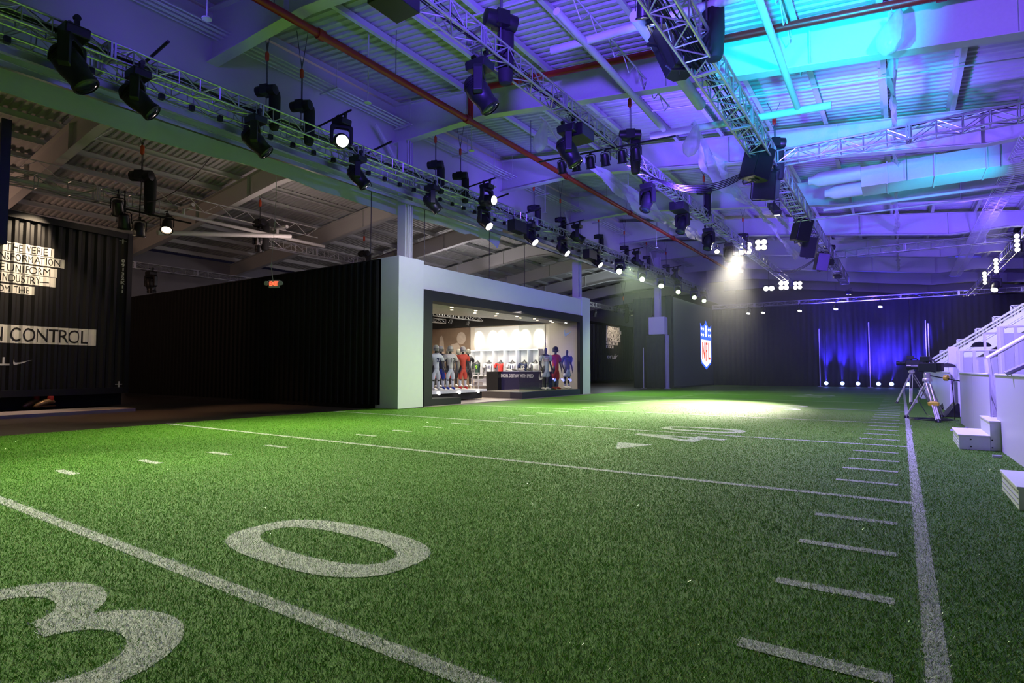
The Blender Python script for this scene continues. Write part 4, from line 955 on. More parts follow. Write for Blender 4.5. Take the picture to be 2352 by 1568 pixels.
# interior shell
YE = 25.9; XI = -24.4
def shell(n, a, b, mt): m = MB(); m.bb(a, b); return m.build(n, mt)
struct(shell('floor_shop', (XI, 13.75, -.04), (-12.7, 25.8, .02), M_shopfloor)).name = 'floor'
o = shell('wall_shop_end', (XI, YE, 0), (-12.9, YE + .1, 4.6), mat('shop_wall_cream', (.72, .66, .58), .7, var=.04)); struct(o)
o = shell('wall_shop_window', (xat(1262, 24.85, 1), 24.86, .02), (-12.86, 24.895, 4.4), mat('shop_wall_beige', (.50, .45, .40), .5, var=.05)); struct(o)
o = shell('wall_shop_back', (XI - .1, 12.8, 0), (XI, YE, 4.6), mat('shop_wall_brown', (.12, .09, .07), .7)); struct(o)
o = shell('wall_shop_near', (XI, 12.75, .02), (-13.75, 12.85, 4.6), M_wall); struct(o)
z_ceil = 4.35
o = shell('ceiling_shop', (XI, 12.9, z_ceil + .1), (-13.3, YE, z_ceil + .2), M_blackm); struct(o)
# plank soffit behind the opening
so = thing('plank_soffit', 'pale grey plank soffit with round downlights inside the shop opening', 'soffit', (0, 0, 0))
m = MB(); m.add([(-13.3, yl, z_in + .02), (-13.3, yr, z_in + .02), (-14.3, yr, z_in + .02), (-16.6, yl, z_in + .02), (-13.3, yl, z_in + .12), (-13.3, yr, z_in + .12), (-14.3, yr, z_in + .12), (-16.6, yl, z_in + .12)], [(3, 2, 1, 0), (4, 5, 6, 7), (0, 1, 5, 4), (1, 2, 6, 5), (2, 3, 7, 6), (3, 0, 4, 7)])
m.build('planks', mat('pale_grey_planks', (.42, .40, .37), .5, var=.35, scale=9), so)
for k in range(14):
    y = yl + .6 + k * .72; X = -13.6 - (k % 2) * (.6 if y < 21 else .3)
    m = MB(); m.lathe([(.055, 0), (.06, .015), (.04, .02)], 10, Matrix.Translation((X, y, z_in + .0))); m.build('downlight', M_led_warm, so)
# black bulkhead above lockers
m = MB(); m.bb((XI + .01, YE - .3, 3.62), (-13.4, YE - .01, z_ceil + .05)); tag(m.build('bulkhead', M_blackm), 'black bulkhead above the lockers inside the shop', 'bulkhead')
# mural
xm0, xm1 = XI + .05, xat(1081, YE, 2.5)
mu = thing('wall_mural', 'brown wall mural of a football player raising an arm, left of the lockers', 'mural', (0, YE - .1, 0))
m = MB(); m.bb((xm0, 0, .1), (xm1, .08, 3.6)); m.build('mural_panel', mat('mural_brown', (.20, .14, .10), .6, var=.5, scale=1.3), mu)
M_sil = mat('mural_figure', (.42, .35, .30), .6, var=.3, scale=3)
def silh(poly): m = MB(); m.prism(poly, (0, -.012, 0), (1, 0, 0), (0, 0, 1), (0, .01, 0)); m.build('figure', M_sil, mu)
xa = xat(1030, YE, 2.6)
silh([(xa - .5, 2.0), (xa - .1, 2.1), (xa + .3, 2.65), (xa + .8, 2.75), (xa + 1.0, 2.45), (xa + 1.5, 2.3), (xa + 1.6, 1.6), (xa - .2, 1.6)])
silh([(xa - .55, 2.0), (xa - .2, 2.15), (xa - .3, 2.95), (xa - .42, 3.2), (xa - .58, 3.1), (xa - .6, 2.5)])
silh([(xa + 1.05 + .33 * math.cos(R(a)), 3.0 + .36 * math.sin(R(a))) for a in range(0, 360, 24)])
m = MB(); m.bar((xa + .85, -.02, 2.85), (xa + 1.25, -.02, 2.72), .018, 5); m.bar((xa + .95, -.02, 2.95), (xa + 1.32, -.02, 2.85), .018, 5); m.build('face_mask', M_sil, mu)
# locker wall
lk = thing('locker_wall', 'white wall of open lockers with jerseys along the end of the shop', 'lockers', (0, YE - .06, 0))
xs_ = [xat(px, YE - .4, 1.8) for px in (1082, 1108, 1135, 1161, 1189, 1216, 1240)]
M_lw = mat('locker_white', (.8, .8, .8), .5, var=.02)
m = MB(); m.bb((xs_[0], -.02, .1), (xs_[-1] + .1, 0, 3.55)); m.build('back_panel', M_lw, lk)
for X in xs_:
    m = MB(); m.bb((X - .02, -.5, .9), (X + .02, -.02, 2.22)); m.build('divider', M_lw, lk)
m = MB(); m.bb((xs_[0], -.5, 2.22), (xs_[-1], -.02, 2.27)); m.bb((xs_[0], -.5, .86), (xs_[-1], -.02, .9)); m.bb((xs_[0], -.5, .3), (xs_[-1], -.02, .34)); m.build('shelf', M_lw, lk)
for i in range(6):
    X = (xs_[i] + xs_[i + 1]) / 2; lamp('SPOT', (X, YE - 1.2, 4.0), (X + (.1 if i % 2 else -.1), YE - .1, 2.95), (1, .86, .66), 300, .03, 30, .6)
    lamp('POINT', (X, YE - .9, 2.15), None, (.85, .95, 1), 9.0, .1)

# ---- mannequins
def skin_part(name, nodes, edges, mt, parent, sub=2):
    me = bpy.data.meshes.new(name); me.from_pydata([n[0] for n in nodes], edges, []); me.materials.append(mt)
    o = bpy.data.objects.new(name, me); C.objects.link(o); o.parent = parent
    bm = bmesh.new(); bm.from_mesh(me); ly = bm.verts.layers.skin.verify()
    for v, n in zip(bm.verts, nodes):
        r = n[1]; v[ly].radius = (r, r) if not isinstance(r, tuple) else r
        v[ly].use_root = (v.index == 0)
    bm.to_mesh(me); bm.free()
    s = o.modifiers.new('skin', 'SKIN'); s.use_smooth_shade = True; s.branch_smoothing = .6
    if sub: ss = o.modifiers.new('sub', 'SUBSURF'); ss.levels = sub; ss.render_levels = sub
    return o
# figure 1.9 m, faces +X, feet at z=0
def arm_nodes(sg, sw=.22): return [((0, sg * sw, 1.52), .07), ((-.02, sg * (sw + .07), 1.36), .055), ((-.03, sg * (sw + .10), 1.20), .045), ((.04, sg * (sw + .10), 1.05), .038), ((.09, sg * (sw + .07), .93), .028), ((.11, sg * (sw + .06), .87), .032), ((.13, sg * (sw + .05), .80), .018)]
def make_body(parent, upper_only=False):
    n = [((0, 0, 1.0), (.15, .11)), ((0, 0, 1.15), (.13, .10)), ((.01, 0, 1.35), (.16, .12)), ((0, 0, 1.52), (.13, .09)), ((0, 0, 1.62), .052), ((.015, 0, 1.70), .06)]
    e = [(0, 1), (1, 2), (2, 3), (3, 4), (4, 5)]
    if not upper_only:
        n += [((.02, 0, 1.78), (.085, .075)), ((.015, 0, 1.88), (.06, .055))]; e += [(5, 6), (6, 7)]
    for sg in (-1, 1):
        b0 = len(n); a = arm_nodes(sg); n += a; e.append((3, b0)); e += [(b0 + i, b0 + i + 1) for i in range(len(a) - 1)]
        k = b0 + len(a)
        for fy, fl in ((-.022, .055), (-.008, .065), (.008, .06), (.022, .05)): n.append(((.15, sg * (.27) + fy, .80 - fl), .008)); e.append((b0 + 6, len(n) - 1))
        n.append(((.17, sg * .25, .85), .009)); e.append((b0 + 5, len(n) - 1))
        if not upper_only:
            b0 = len(n); l = [((0, sg * .10, .92), .10), ((.0, sg * .12, .70), .085), ((.015, sg * .125, .50), .058), ((-.01, sg * .13, .34), .06), ((-.02, sg * .13, .12), .036), ((-.01, sg * .13, .05), .04), ((.12, sg * .14, .03), .028)]
            n += l; e.append((0, b0)); e += [(b0 + i, b0 + i + 1) for i in range(len(l) - 1)]
    return skin_part('body', n, e, M_skin, parent)
def make_mannequin(kind):
    t = thing('mannequin', 'mannequin', 'mannequin'); pad = kind == 'football'
    make_body(t, kind == 'torso')
    k = 1.42 if pad else 1.05
    n = [((0, 0, .86), (.19, .14)), ((0, 0, 1.0), (.185, .14)), ((0, 0, 1.15), (.165, .13)), ((.01, 0, 1.36), (.19 * k, .14 * k)), ((0, 0, 1.51), (.17 * k, .12 * k)), ((0, 0, 1.57), (.08, .07))]
    e = [(0, 1), (1, 2), (2, 3), (3, 4), (4, 5)]
    for sg in (-1, 1):
        b0 = len(n); n += [((0, sg * .24, 1.53), .10 * k), ((-.02, sg * .31, 1.38), .092), ((-.03, sg * .325, 1.24), .085)]; e += [(4, b0), (b0, b0 + 1), (b0 + 1, b0 + 2)]
    skin_part('jersey', n, e, M_skin, t, 1)
    if kind != 'torso':
        zl = .50 if pad else .62; n = [((0, 0, 1.06), (.15, .12)), ((0, 0, .95), (.20, .15)), ((0, 0, .86), (.17, .13))]; e = [(0, 1), (1, 2)]
        for sg in (-1, 1):
            b0 = len(n); n += [((0, sg * .09, .80), .13), ((.0, sg * .12, .66), .118 if pad else .13), ((.01, sg * .13, zl - .08), .08 if pad else .125)]; e += [(2, b0), (b0, b0 + 1), (b0 + 1, b0 + 2)]
        skin_part('pants' if pad else 'shorts', n, e, M_skin, t, 1)
        for sg in (-1, 1):
            m = MB(); m.path([(-.09, sg * .13, .07), (-.02, sg * .13, .085), (.08, sg * .135, .06), (.17, sg * .14, .04), (.20, sg * .14, .035)], [.04, .055, .05, .042, .02], 8); m.build('shoe', M_skin, t, smooth=True)
            m = MB(); m.lathe([(.047, .10), (.055, .18), (.068, .28), (.068, .38), (.06, .44)] if pad else [(.047, .10), (.05, .16), (.06, .24)], 10, Matrix.Translation((-.015, sg * .13, 0))); m.build('sock', M_skin, t, smooth=True)
    if pad:
        m = MB(); m.lathe([(.125, -.10), (.135, -.02), (.135, .05), (.11, .12), (.06, .16), (.005, .17)], 16, Matrix.Translation((.0, 0, 1.80))); m.build('helmet', M_skin, t, smooth=True)
        m = MB()
        for z in (1.70, 1.75, 1.79): m.path([(.06, -.13, z + .01), (.16, -.09, z), (.19, 0, z), (.16, .09, z), (.06, .13, z + .01)], .008, 5)
        m.build('face_mask', M_skin, t)
    return t
protos = {}
def cloth(name, c): return mat('cloth_' + name, c, .7, var=.1)
W_, NV, RD, OW, BK, GN, PK = cloth('white', (.78, .78, .8)), cloth('navy', (.02, .03, .10)), cloth('red', (.62, .04, .03)), cloth('ivory', (.74, .68, .60)), cloth('black', (.02, .02, .025)), cloth('dark_green', (.02, .05, .04)), cloth('grey', (.13, .13, .11))
def mannequin(kind, loc, rz, label, top, bottom=None, shoe=None, helm=None, num=None, numc=None, s=1.0, sock=None, group='mannequins'):
    if kind not in protos: protos[kind] = make_mannequin(kind); o = protos[kind]; first_ = True
    else: o = dup(protos[kind]); first_ = False
    for c_ in list(o.children):
        if c_.name.startswith('number'): bpy.data.objects.remove(c_)
    o.location = loc; o.rotation_euler = (0, 0, R(rz)); o.scale = (s, s, s); tag(o, label, 'mannequin' if kind != 'torso' else 'torso form', group)
    for c_ in o.children:
        b_ = c_.name.split('.')[0]
        mt = {'jersey': top, 'pants': bottom, 'shorts': bottom, 'shoe': shoe, 'helmet': helm, 'sock': sock or bottom, 'face_mask': PK}.get(b_)
        if mt: setmat(c_, mt)
    if num: text_obj('number', num, .26, numc or W_, basis((.235 if kind == 'football' else .175, -0.0, 1.22), (0, 1, 0), (0, 0, 1)), o, .012, .006, 'CENTER')
    return o
# window plinth trio
wf = lambda px, X, z: (X, yat(px, X, z), z)
zf = zs + .02
m = MB(); m.bb((-15.0, ys, 0), (-13.31, yr, zs)); tag(m.build('window_plinth', mat('plinth_top', (.14, .12, .10), .5)), 'low dark window plinth under the three mannequins', 'plinth')
mannequin('training', wf(1253, -13.15, .5)[:2] + (zf,), -14, 'mannequin in a red and white striped top and white shorts, left of the window trio', W_, W_, OW, None, None, None, 1.0, PK)
st = thing('chest_stripes', 'x', 'x'); bpy.data.objects.remove(st)
mannequin('football', wf(1276, -13.15, .5)[:2] + (zf,), -14, 'mannequin in an all red football kit and black helmet, middle of the window trio', RD, RD, RD, BK, None, None, 1.0, PK)
mannequin('training', wf(1302, -13.15, .5)[:2] + (zf,), -14, 'mannequin in a grey shirt and white shorts, right of the window trio', PK, W_, OW, None, None, None, .98, W_)
# red stripes on the first
for k, z in enumerate((1.43, 1.36, 1.28)):
    t_ = [o for o in C.objects if o.get('label', '').startswith('mannequin in a red and white')][0]
    m = MB(); m.path([(.05, -.17, z), (.15, -.08, z), (.17, 0, z), (.15, .08, z), (.05, .17, z)], .016, 6); m.build('chest_stripe', RD, t_)
# left platform group
zpf = .42
pf = thing('display_stage', 'white lit display stage carrying the group of football mannequins', 'stage', (0, 0, 0))
yp0, yp1 = 13.95, yat(1087, -14.2, .4)
m = MB(); m.bb((-18.2, yp0, .06), (-14.0, yp1 + .3, zpf - .1)); m.build('stage_base', M_blackm, pf)
m = MB(); m.bb((-18.3, yp0, zpf - .1), (-13.9, yp1 + .5, zpf)); m.build('stage_top', mat('stage_white', (.85, .85, .85), .4), pf)
for k in range(4):
    m = MB(); y = yp0 + .7 + k * (yp1 - yp0 - .8) / 3; m.lathe([(.05, 0), (.05, .03), (.02, .035)], 12, Matrix.Translation((-13.88, y, .33)) @ Matrix.Rotation(R(90), 4, 'Y')); m.build('edge_lamp', M_led_white, pf)
m = MB(); m.bb((-13.45, yl, .02), (-12.72, yat(1059, -12.72, .2), onx(1030, 914, -12.72).z)); tag(m.build('low_box', M_frame), 'low dark box at the left of the shop opening, in front of the mannequins', 'box')
zz = zpf + .01
grp = [(1001, -14.6, W_, W_, W_, OW, '2', NV, 'mannequin half hidden at the left edge of the shop opening, white kit'),
       (1012, -15.0, NV, cloth('royal_blue', (.03, .06, .42)), cloth('royal_blue', (.03, .06, .42)), OW, '9', cloth('orange', (.7, .3, .08)), 'mannequin in navy jersey and blue football pants on the white stage'),
       (1034, -14.6, OW, W_, cloth('royal_blue', (.03, .06, .42)), OW, '12', PK, 'mannequin in an ivory football kit on the white stage'),
       (1063, -14.6, cloth('coral_red', (.72, .09, .05)), cloth('coral_red', (.72, .09, .05)), RD, OW, None, None, 'mannequin in a coral red football kit on the white stage')]
for px, X, top, bot, shoe, helm, num, nc, lab in grp:
    mannequin('football', (X, yat(px, X, 1.2), zz), -24, lab, top, bot, shoe, helm, num, nc, .87, W_)
for px, X, c_, lab in ((1006, -16.6, BK, 'dark helmeted mannequin at the back left of the white stage'), (1030, -16.8, BK, 'dark helmeted mannequin behind the ivory one'), (1053, -16.8, PK, 'grey mannequin at the back between the ivory and coral ones'), (1075, -16.4, BK, 'mannequin in a dark jacket behind the coral red one')):
    mannequin('football', (X, yat(px, X, 1.2), zz), -24, lab, c_, RD if px < 1040 else BK, W_, PK, None, None, .87, BK)
# torso forms in lockers
for i, (c_, n_, nc, l) in enumerate(((GN, '9', cloth('lime', (.3, .6, .05)), 'dark green jersey with lime number'), (W_, '11', NV, 'white jersey with purple sleeves'), (RD, '1', PK, 'red jersey'), (W_, '11', NV, 'white jersey with dark number'), (NV, '2', OW, 'navy jersey with pale number'), (W_, None, None, 'white jersey behind the window mannequins'))):
    X = (xs_[i] + xs_[i + 1]) / 2 + .05; mannequin('torso', (X, YE - .38, .02), -75, 'headless torso form in a %s in the lockers' % l, c_, None, None, None, n_, nc, 1.0, None, 'locker torso forms')
# counter with slogan
ct2 = thing('display_counter', 'black display counter with white lettering in the shop', 'counter', (0, 0, 0))
yc0 = 22.2; xc0 = xat(1117, yc0, 1); xc1 = xat(1143, yc0, 1)
ztop = ony(1143, 853, yc0).z
m = MB(); m.bb((xc0, yc0, .02), (xc1, yc0 + 1.3, ztop)); m.build('counter_end', M_black, ct2)
xc2 = xat(1277, yc0 + 1.3, 1)
m = MB(); m.bb((xc1, yc0 + .3, .02), (xc2, yc0 + 1.3, ztop)); m.build('counter_front', mat('navy_gloss', (.02, .018, .06), .25), ct2)
text_obj('slogan', 'DIG IN. DESTROY WITH SPEED', .22, M_mark, basis((xat(1151, yc0 + .3, 1), yc0 + .29, ony(1149, 866, yc0 + .3).z), (1, 0, 0), (0, 0, 1)), ct2, .004, .004, 'LEFT', .60)
m = MB(); m.prism([(a * .2, b * .28) for a, b in SWOOSH], (xat(1238, yc0 + .3, 1), yc0 + .29, .72), (1, 0, 0), (0, 0, 1), (0, -.004, 0)); m.build('emblem', M_mark, ct2)
for k in range(6):
    X = xc1 + .2 + k * (xc2 - xc1 - .45) / 5; t = thing('sports_shoe', 'sports shoe on the shop counter, ' + ('leftmost of the row', 'second from the left', 'third from the left', 'third from the right', 'second from the right', 'rightmost of the row')[k], 'shoe', (X, yc0 + .55, ztop + .002), R(20), group='shoes on the counter')
    m = MB(); m.path([(-.13, 0, .09), (-.1, 0, .1), (-.02, 0, .09), (.06, 0, .06), (.15, 0, .04)], [.03, .045, .045, .04, .02], 8); m.build('upper', PK if k % 2 else OW, t, smooth=True)
    m = MB(); m.prism([(-.16, -.035), (.1, -.045), (.17, 0), (.1, .045), (-.16, .035)], (0, 0, 0), (1, 0, 0), (0, 1, 0), (0, 0, .03)); m.build('sole', W_, t)
# white shelf unit with folded things
yh = 21.5; xh0 = xat(1083, yh, .8); xh1 = xat(1116, yh + .6, .8)
sh = thing('shelf_unit', 'white open shelf unit stacked with folded clothes between the stage and the counter', 'shelves', (0, yh, 0))
for z in (.12, .42, .72, 1.02):
    m = MB(); m.bb((xh0, 0, z), (xh1, .6, z + .035)); m.build('shelf', M_lw, sh)
for X in (xh0 + .03, xh1 - .03):
    m = MB(); m.bb((X - .02, .02, .02), (X + .02, .06, 1.05)); m.build('post', M_lw, sh)
for k in range(6):
    z = (.16, .46, .76)[k % 3] ; X = xh0 + (xh1 - xh0) * (.28, .72)[k // 3]
    fw = (xh1 - xh0) * .36; m = MB(); m.box((0, 0, .07), (fw, .34, .06)); m.box((.01, 0, .12), (fw * .95, .33, .04)); m.box((0, 0, .02), (fw * .98, .35, .04)); o = m.build('folded_clothes', (BK, OW, PK)[k % 3], bevel=.015); o.location = (X, yh + .25, z)
    tag(o, '%s stack of folded clothes on the %s shelf of the white unit, %s' % (('black', 'cream', 'grey')[k % 3], ('bottom', 'middle', 'top')[k % 3], ('left', 'right')[k // 3]), 'clothes', 'folded clothes')
# shop trusses and lamps
for k, (X, l) in enumerate(((-18.6, 'nearer the opening'), (-21.2, 'deeper in the shop'))):
    truss('shop_truss', 'small truss with lamps under the black shop ceiling, ' + l, (X, 13.9, 3.9), (X, 24.6, 3.9), .22, .22, .4, .014)
n_ = 0
for X in (-18.6, -21.2):
    for y in np.arange(15.2, 24.6, 1.35):
        par((X + .11, y, 3.785), 20 * n_, 25, 'small warm lamp on the %s shop truss, %s from the mannequin side' % ('nearer' if X > -20 else 'deeper', ('first', 'second', 'third', 'fourth', 'fifth', 'sixth', 'seventh')[n_ % 7]), M_led_warm, .7, 'shop lamps'); n_ += 1
for l in ((-15.6, 16.0, 4.0), (-15.5, 19.5, 3.9), (-16.5, 22.5, 3.9), (-20.5, 22, 3.9)):
    lamp('AREA', l, (l[0], l[1] + .3, 0), (1, .88, .70), 260, 1.0)
lamp('SPOT', (-13.5, 15.5, 3.85), (-14.7, 16.6, 1), WHITE, 1300, .1, 110, .8)  # added spot brightening the stage mannequins
lamp('AREA', (-13.6, 19.5, 3.8), (-14.6, 20, 0), (1, .93, .82), 220, .8, sy=5)  # added area fill under the soffit, no fixture of its own
lamp('SPOT', (-12.98, 20.6, 3.8), (-13.3, 22.0, 1), WHITE, 1500, .1, 100, .8)  # added unseen spot brightening the window mannequins
lamp('SPOT', (-12.98, 23.4, 3.8), (-13.3, 24.0, 1), WHITE, 1500, .1, 100, .8)  # second added spot, for the right window mannequin

# ------------------------------------------------------------------ exit sign
sp = ony(630, 652, 11.3)
ex = thing('exit_sign', 'lit red EXIT sign with two side lamps hanging in front of the black wall', 'exit sign', sp, R(28))
m = MB(); m.box((0, 0, 0), (.36, .07, .26)); m.build('housing', M_pillar, ex, bevel=.01)
M_exit = mat('lit_exit_red', (.9, .1, .05), .5, em=(1, .10, .04), es=2.2)
text_obj('lettering', 'EXIT', .19, M_exit, basis((-.0, -.038, -.055), (1, 0, 0), (0, 0, 1)), ex, .003, .008, 'CENTER', .78)
for sx in (-1, 1):
    m = MB(); m.lathe([(.05, -.05), (.075, .02), (.075, .05), (.06, .05)], 12, Matrix.Translation((sx * .25, -.02, .02)) @ Matrix.Rotation(R(90), 4, 'X')); m.build('side_lamp', M_pillar, ex, smooth=True)
m = MB(); m.path([(-.05, 0, .13), (-.12, 0, .6), (-.08, 0, 1.2), (-.02, 0, 2.0), (0, 0, 3.1), (0, 0, 6.02)], .012, 5); m.build('hanging_cord', M_white_steel, ex)

# loose thin cables and rods
for k, (px, py0, X, lab) in enumerate(((852, 430, -13.3, 'thin black cable hanging left of the first column'), (975, 480, -13.3, 'thin black cable hanging right of the first column'), (1124, 520, -13.3, 'thin black cable hanging over the shop front'), (1205, 560, -13.3, 'thin black cable hanging over the middle of the shop front'))):
    y = yat(px, X, 5.5); m = MB(); m.bar((X, y, 4.72), (X, y, 6.9), .012, 5); tag(m.build('thin_cable', M_cable), lab, 'cable')
sag('black cable drooping from the roof down to the short container truss', (-21, 8.8, 6.8), (-17, 9.4, 8.2), .5, 1, .012)

# ------------------------------------------------------------------ beyond the shop: second container, drape block, LED wall
c2 = Vector((-23.0, 56.5, 0)); L2 = 10.5
ct3, fo, fu, fn = container('shipping_container', 'distant black corrugated container with a white block of small lettering beyond the shop', c2 - Vector((0, L2, 0)), (0, 1, 0), L2, .0, 5.55, 1, None)
for k, (x1, py0, py1) in enumerate(((1423, 752, 760), (1425.5, 760.5, 768), (1424, 768.5, 777), (1424, 777.5, 786), (1419, 786.5, 793), (1408, 793.5, 800))):
    band(1392, x1, py0, py1, x1, ('THE VERIE I', 'TRANSFORMATION.', 'THE UNIFORM', 'INDUSTRY', 'FROM THE', 'THE')[k], 1393, ct3, x1 - 2)
tm = text_mesh('FOOTBALL', .42, 0, .02, 'LEFT'); tm.transform(Matrix.Translation((face_s(1393)[0], face_z(1393, 823), 0))); wrapped('lettering', tm, M_mark, None, ct3)
s0 = face_s(1412)[0]; z0 = face_z(1412, 822); me = bpy.data.meshes.new('emblem'); me.from_pydata([(s0 + a * .32, z0 + b * .4, 0) for a, b in SWOOSH], [], [tuple(range(len(SWOOSH)))])
bm_ = bmesh.new(); bm_.from_mesh(me); bmesh.ops.triangulate(bm_, faces=bm_.faces); bm_.to_mesh(me); bm_.free(); wrapped('emblem', me, M_mark, None, ct3)
lamp('SPOT', (-20.2, 50.5, 6.3), (-22.9, 51.6, 4.6), WARM, 420, .05, 55, .6)
# black drape block around third column
Yd = 36.2; xd0 = xat(1456, Yd, 3); xd1 = -12.9
def drape(name, label, a, b, z0, z1, mt=M_cloth, amp=.05, wl=.28, th=.02, cat='drape', group=None, seed=0):
    a = Vector(a); b = Vector(b); L = (b - a).length; d = (b - a).normalized(); n = Vector((d.y, -d.x, 0)); m = MB(); N = int(L / (wl / 5)); vs = []
    rs = random.Random(seed)
    for i in range(N + 1):
        s = L * i / N; ph = s / wl * 2 * math.pi + .8 * math.sin(s * 1.3 + seed)
        off = amp * (math.sin(ph) * (.7 + .3 * math.sin(s * .9))) ; off2 = off * .45
        for z, o_ in ((z0, off), ((z0 + z1) / 2, off * .85), (z1, off2)):
            p = a + d * s + n * o_; vs.append((p.x, p.y, z))
    m.add(vs, [(3 * i + k, 3 * i + 3 + k, 3 * i + 4 + k, 3 * i + 1 + k) for i in range(N) for k in (0, 1)])
    o = m.build(name, mt, smooth=True); tag(o, label, cat, group)
    s_ = o.modifiers.new('solid', 'SOLIDIFY'); s_.thickness = th; return o
zd = ony(1480, 680, Yd).z
drape('black_drape', 'tall black drape between the far container and the white boxed column', (xd0, Yd, 0), (-13.4, Yd, 0), 0, 5.9, amp=.03, seed=3)
drape('black_drape', 'black drape hanging under the white box on the third column', (-13.6, Yd - .6, 0), (-12.35, Yd - .6, 0), 0, ony(1500, 770, Yd - .6).z, amp=.03, seed=5)
xb0 = xat(1490, 35.6, 3); xb1 = xat(1526, 35.6, 3)
m = MB(); m.bb((xb0, 35.6, ony(1500, 768, 35.6).z), (xb1, 36.9, ony(1500, 728, 35.6).z)); tag(m.build('column_box', M_pillar, bevel=.01), 'white box wrapped round the third column above the black drape', 'box')
m = MB(); m.bb((-12.5, 35.75, 0), (-12.3, 36.2, 3.4)); tag(m.build('white_post', M_pillar, bevel=.01), 'narrow white post between the boxed column and the screen wall', 'post')
M_pole = mat('pale_drape_pole', (.7, .7, .75), .3, .3)
for px, z1, Y in ((1478, 2.6, 35.3), (1532, 3.4, 35.3)):
    X = xat(px, Y, 1.5); m = MB(); m.bar((X, Y, 0), (X, Y, z1), .03, 8); m.box((X, Y, .01), (.3, .3, .02)); tag(m.build('drape_pole', M_pole), 'silver pole standing before the black drape, %s one' % ('left' if px < 1500 else 'right'), 'pole', 'drape poles')
# LED wall
YL0, YL1 = yat(1549, -12.1, 1), 46.0
lw = thing('screen_wall', 'tall dark screen wall with a lit shield emblem at the far left of the field', 'screen', (0, 0, 0))
zl1 = 5.9
m = MB(); m.bb((-12.5, YL0, .1), (-12.12, YL1, zl1)); m.build('screen_panels', mat('screen_grey', (.085, .085, .08), .45, var=.25, scale=9), lw)
m = MB(); m.bb((-12.5, YL0 - .35, 0), (-12.14, YL0, zl1 + .05)); m.build('side_return', M_blackm, lw)
m = MB(); m.bb((-12.5, YL0, 0), (-12.10, YL1, .1)); m.build('base', M_blackm, lw)
# shield: local a along Y, b up
pL = onx(1609, 745, -12.09); pR = onx(1634, 745, -12.09); zt_s = onx(1621, 736, -12.09).z; zb_s = onx(1622, 848, -12.09).z
yc = (pL.y + pR.y) / 2; hw = (pR.y - pL.y) / 2; zh = zt_s - zb_s
M_sb = mat('lit_blue', (.02, .1, .8), .5, em=(.03, .13, 1), es=1.3); M_sw = mat('lit_white', (1, 1, 1), .5, em=(1, 1, 1), es=1.6); M_sr = mat('lit_red', (.7, .05, .03), .5, em=(.85, .10, .05), es=1.0)
def sh_poly(P, m_, name, off, parent):
    m = MB(); m.prism([(a * hw, b * zh) for a, b in P], (-12.12 + off, yc, zb_s), (0, 1, 0), (0, 0, 1), (.006, 0, 0)); return m.build(name, m_, parent)
out = [(-1, .93), (-.75, .875), (-.45, .88), (-.15, .94), (0, 1), (.15, .94), (.45, .88), (.75, .875), (1, .93), (.97, .85), (.97, .2), (.85, .12), (.35, .05), (0, 0), (-.35, .05), (-.85, .12), (-.97, .2), (-.97, .85)]
em = sh_poly(out, M_sb, 'shield_emblem', .0, lw)
sh_poly([(-.86, .60), (.86, .60), (.86, .21), (.74, .145), (.3, .085), (0, .05), (-.3, .085), (-.74, .145), (-.86, .21)], M_sw, 'shield_field', .008, em)
def ell(cx, cy, rx, ry, n=18): return [(cx + rx * math.cos(2 * math.pi * i / n), cy + ry * math.sin(2 * math.pi * i / n)) for i in range(n)]
sh_poly(ell(0, .78, .2, .12), M_sw, 'shield_ball', .008, em)
for r_ in range(2):
    for cx_ in (-.78, -.48, .48, .78):
        cy_ = .82 - r_ * .12; sh_poly([(cx_ + (.16 if i % 2 == 0 else .07) * math.sin(i * math.pi / 5), cy_ + (.042 if i % 2 == 0 else .018) * math.cos(i * math.pi / 5)) for i in range(10)], M_sw, 'shield_star', .008, em)
# red letters on the shield, drawn as strokes
def lett(polys):
    for P in polys: sh_poly(P, M_sr, 'shield_letter', .014, em)
def rect(a0, b0, a1, b1): return [(a0, b0), (a1, b0), (a1, b1), (a0, b1)]
lett([rect(-.74, .2, -.62, .55), rect(-.36, .2, -.24, .55), [(-.74, .55), (-.60, .55), (-.24, .2), (-.38, .2)],
      rect(-.12, .16, 0, .55), rect(0, .50, .22, .55), rect(0, .35, .16, .40), rect(.34, .2, .46, .55), rect(.46, .2, .74, .25)])

# far drapes
YDp = 46.25
drape('far_drape', 'black pleated drape across the far end, left of the blue light', (-12.4, YDp, 0), (-4.45, YDp, 0), 0, 5.85, amp=.07, wl=.34, seed=1)
drape('far_drape', 'black pleated drape lit by the blue floor lights', (-4.4, YDp, 0), (.55, YDp, 0), 0, 5.85, amp=.07, wl=.34, seed=2)
drape('far_drape', 'black drape at the far right behind the stands', (.6, YDp, 0), (12.5, YDp, 0), 0, 5.85, amp=.07, wl=.34, seed=4)
for k, (px, py, z1) in enumerate(((1886, 755, 3.9), (2001, 740, 4.3), (2132, 735, 4.5), (2138, 742, 4.3))):
    Y = 45.95; X = xat(px - 3, Y, 1.5); ztop_ = ony(px - 4, py, Y).z; m = MB(); m.bar((X, Y, 0), (X, Y, ztop_), .035, 8); m.box((X, Y, .01), (.3, .25, .02)); tag(m.build('drape_pole', M_pole), 'pale upright pole against the far drape, %s' % ('left of the blue lights', 'between the third and fourth blue light', 'behind the video cameras', 'thin one behind the video cameras')[k], 'pole', 'drape poles')
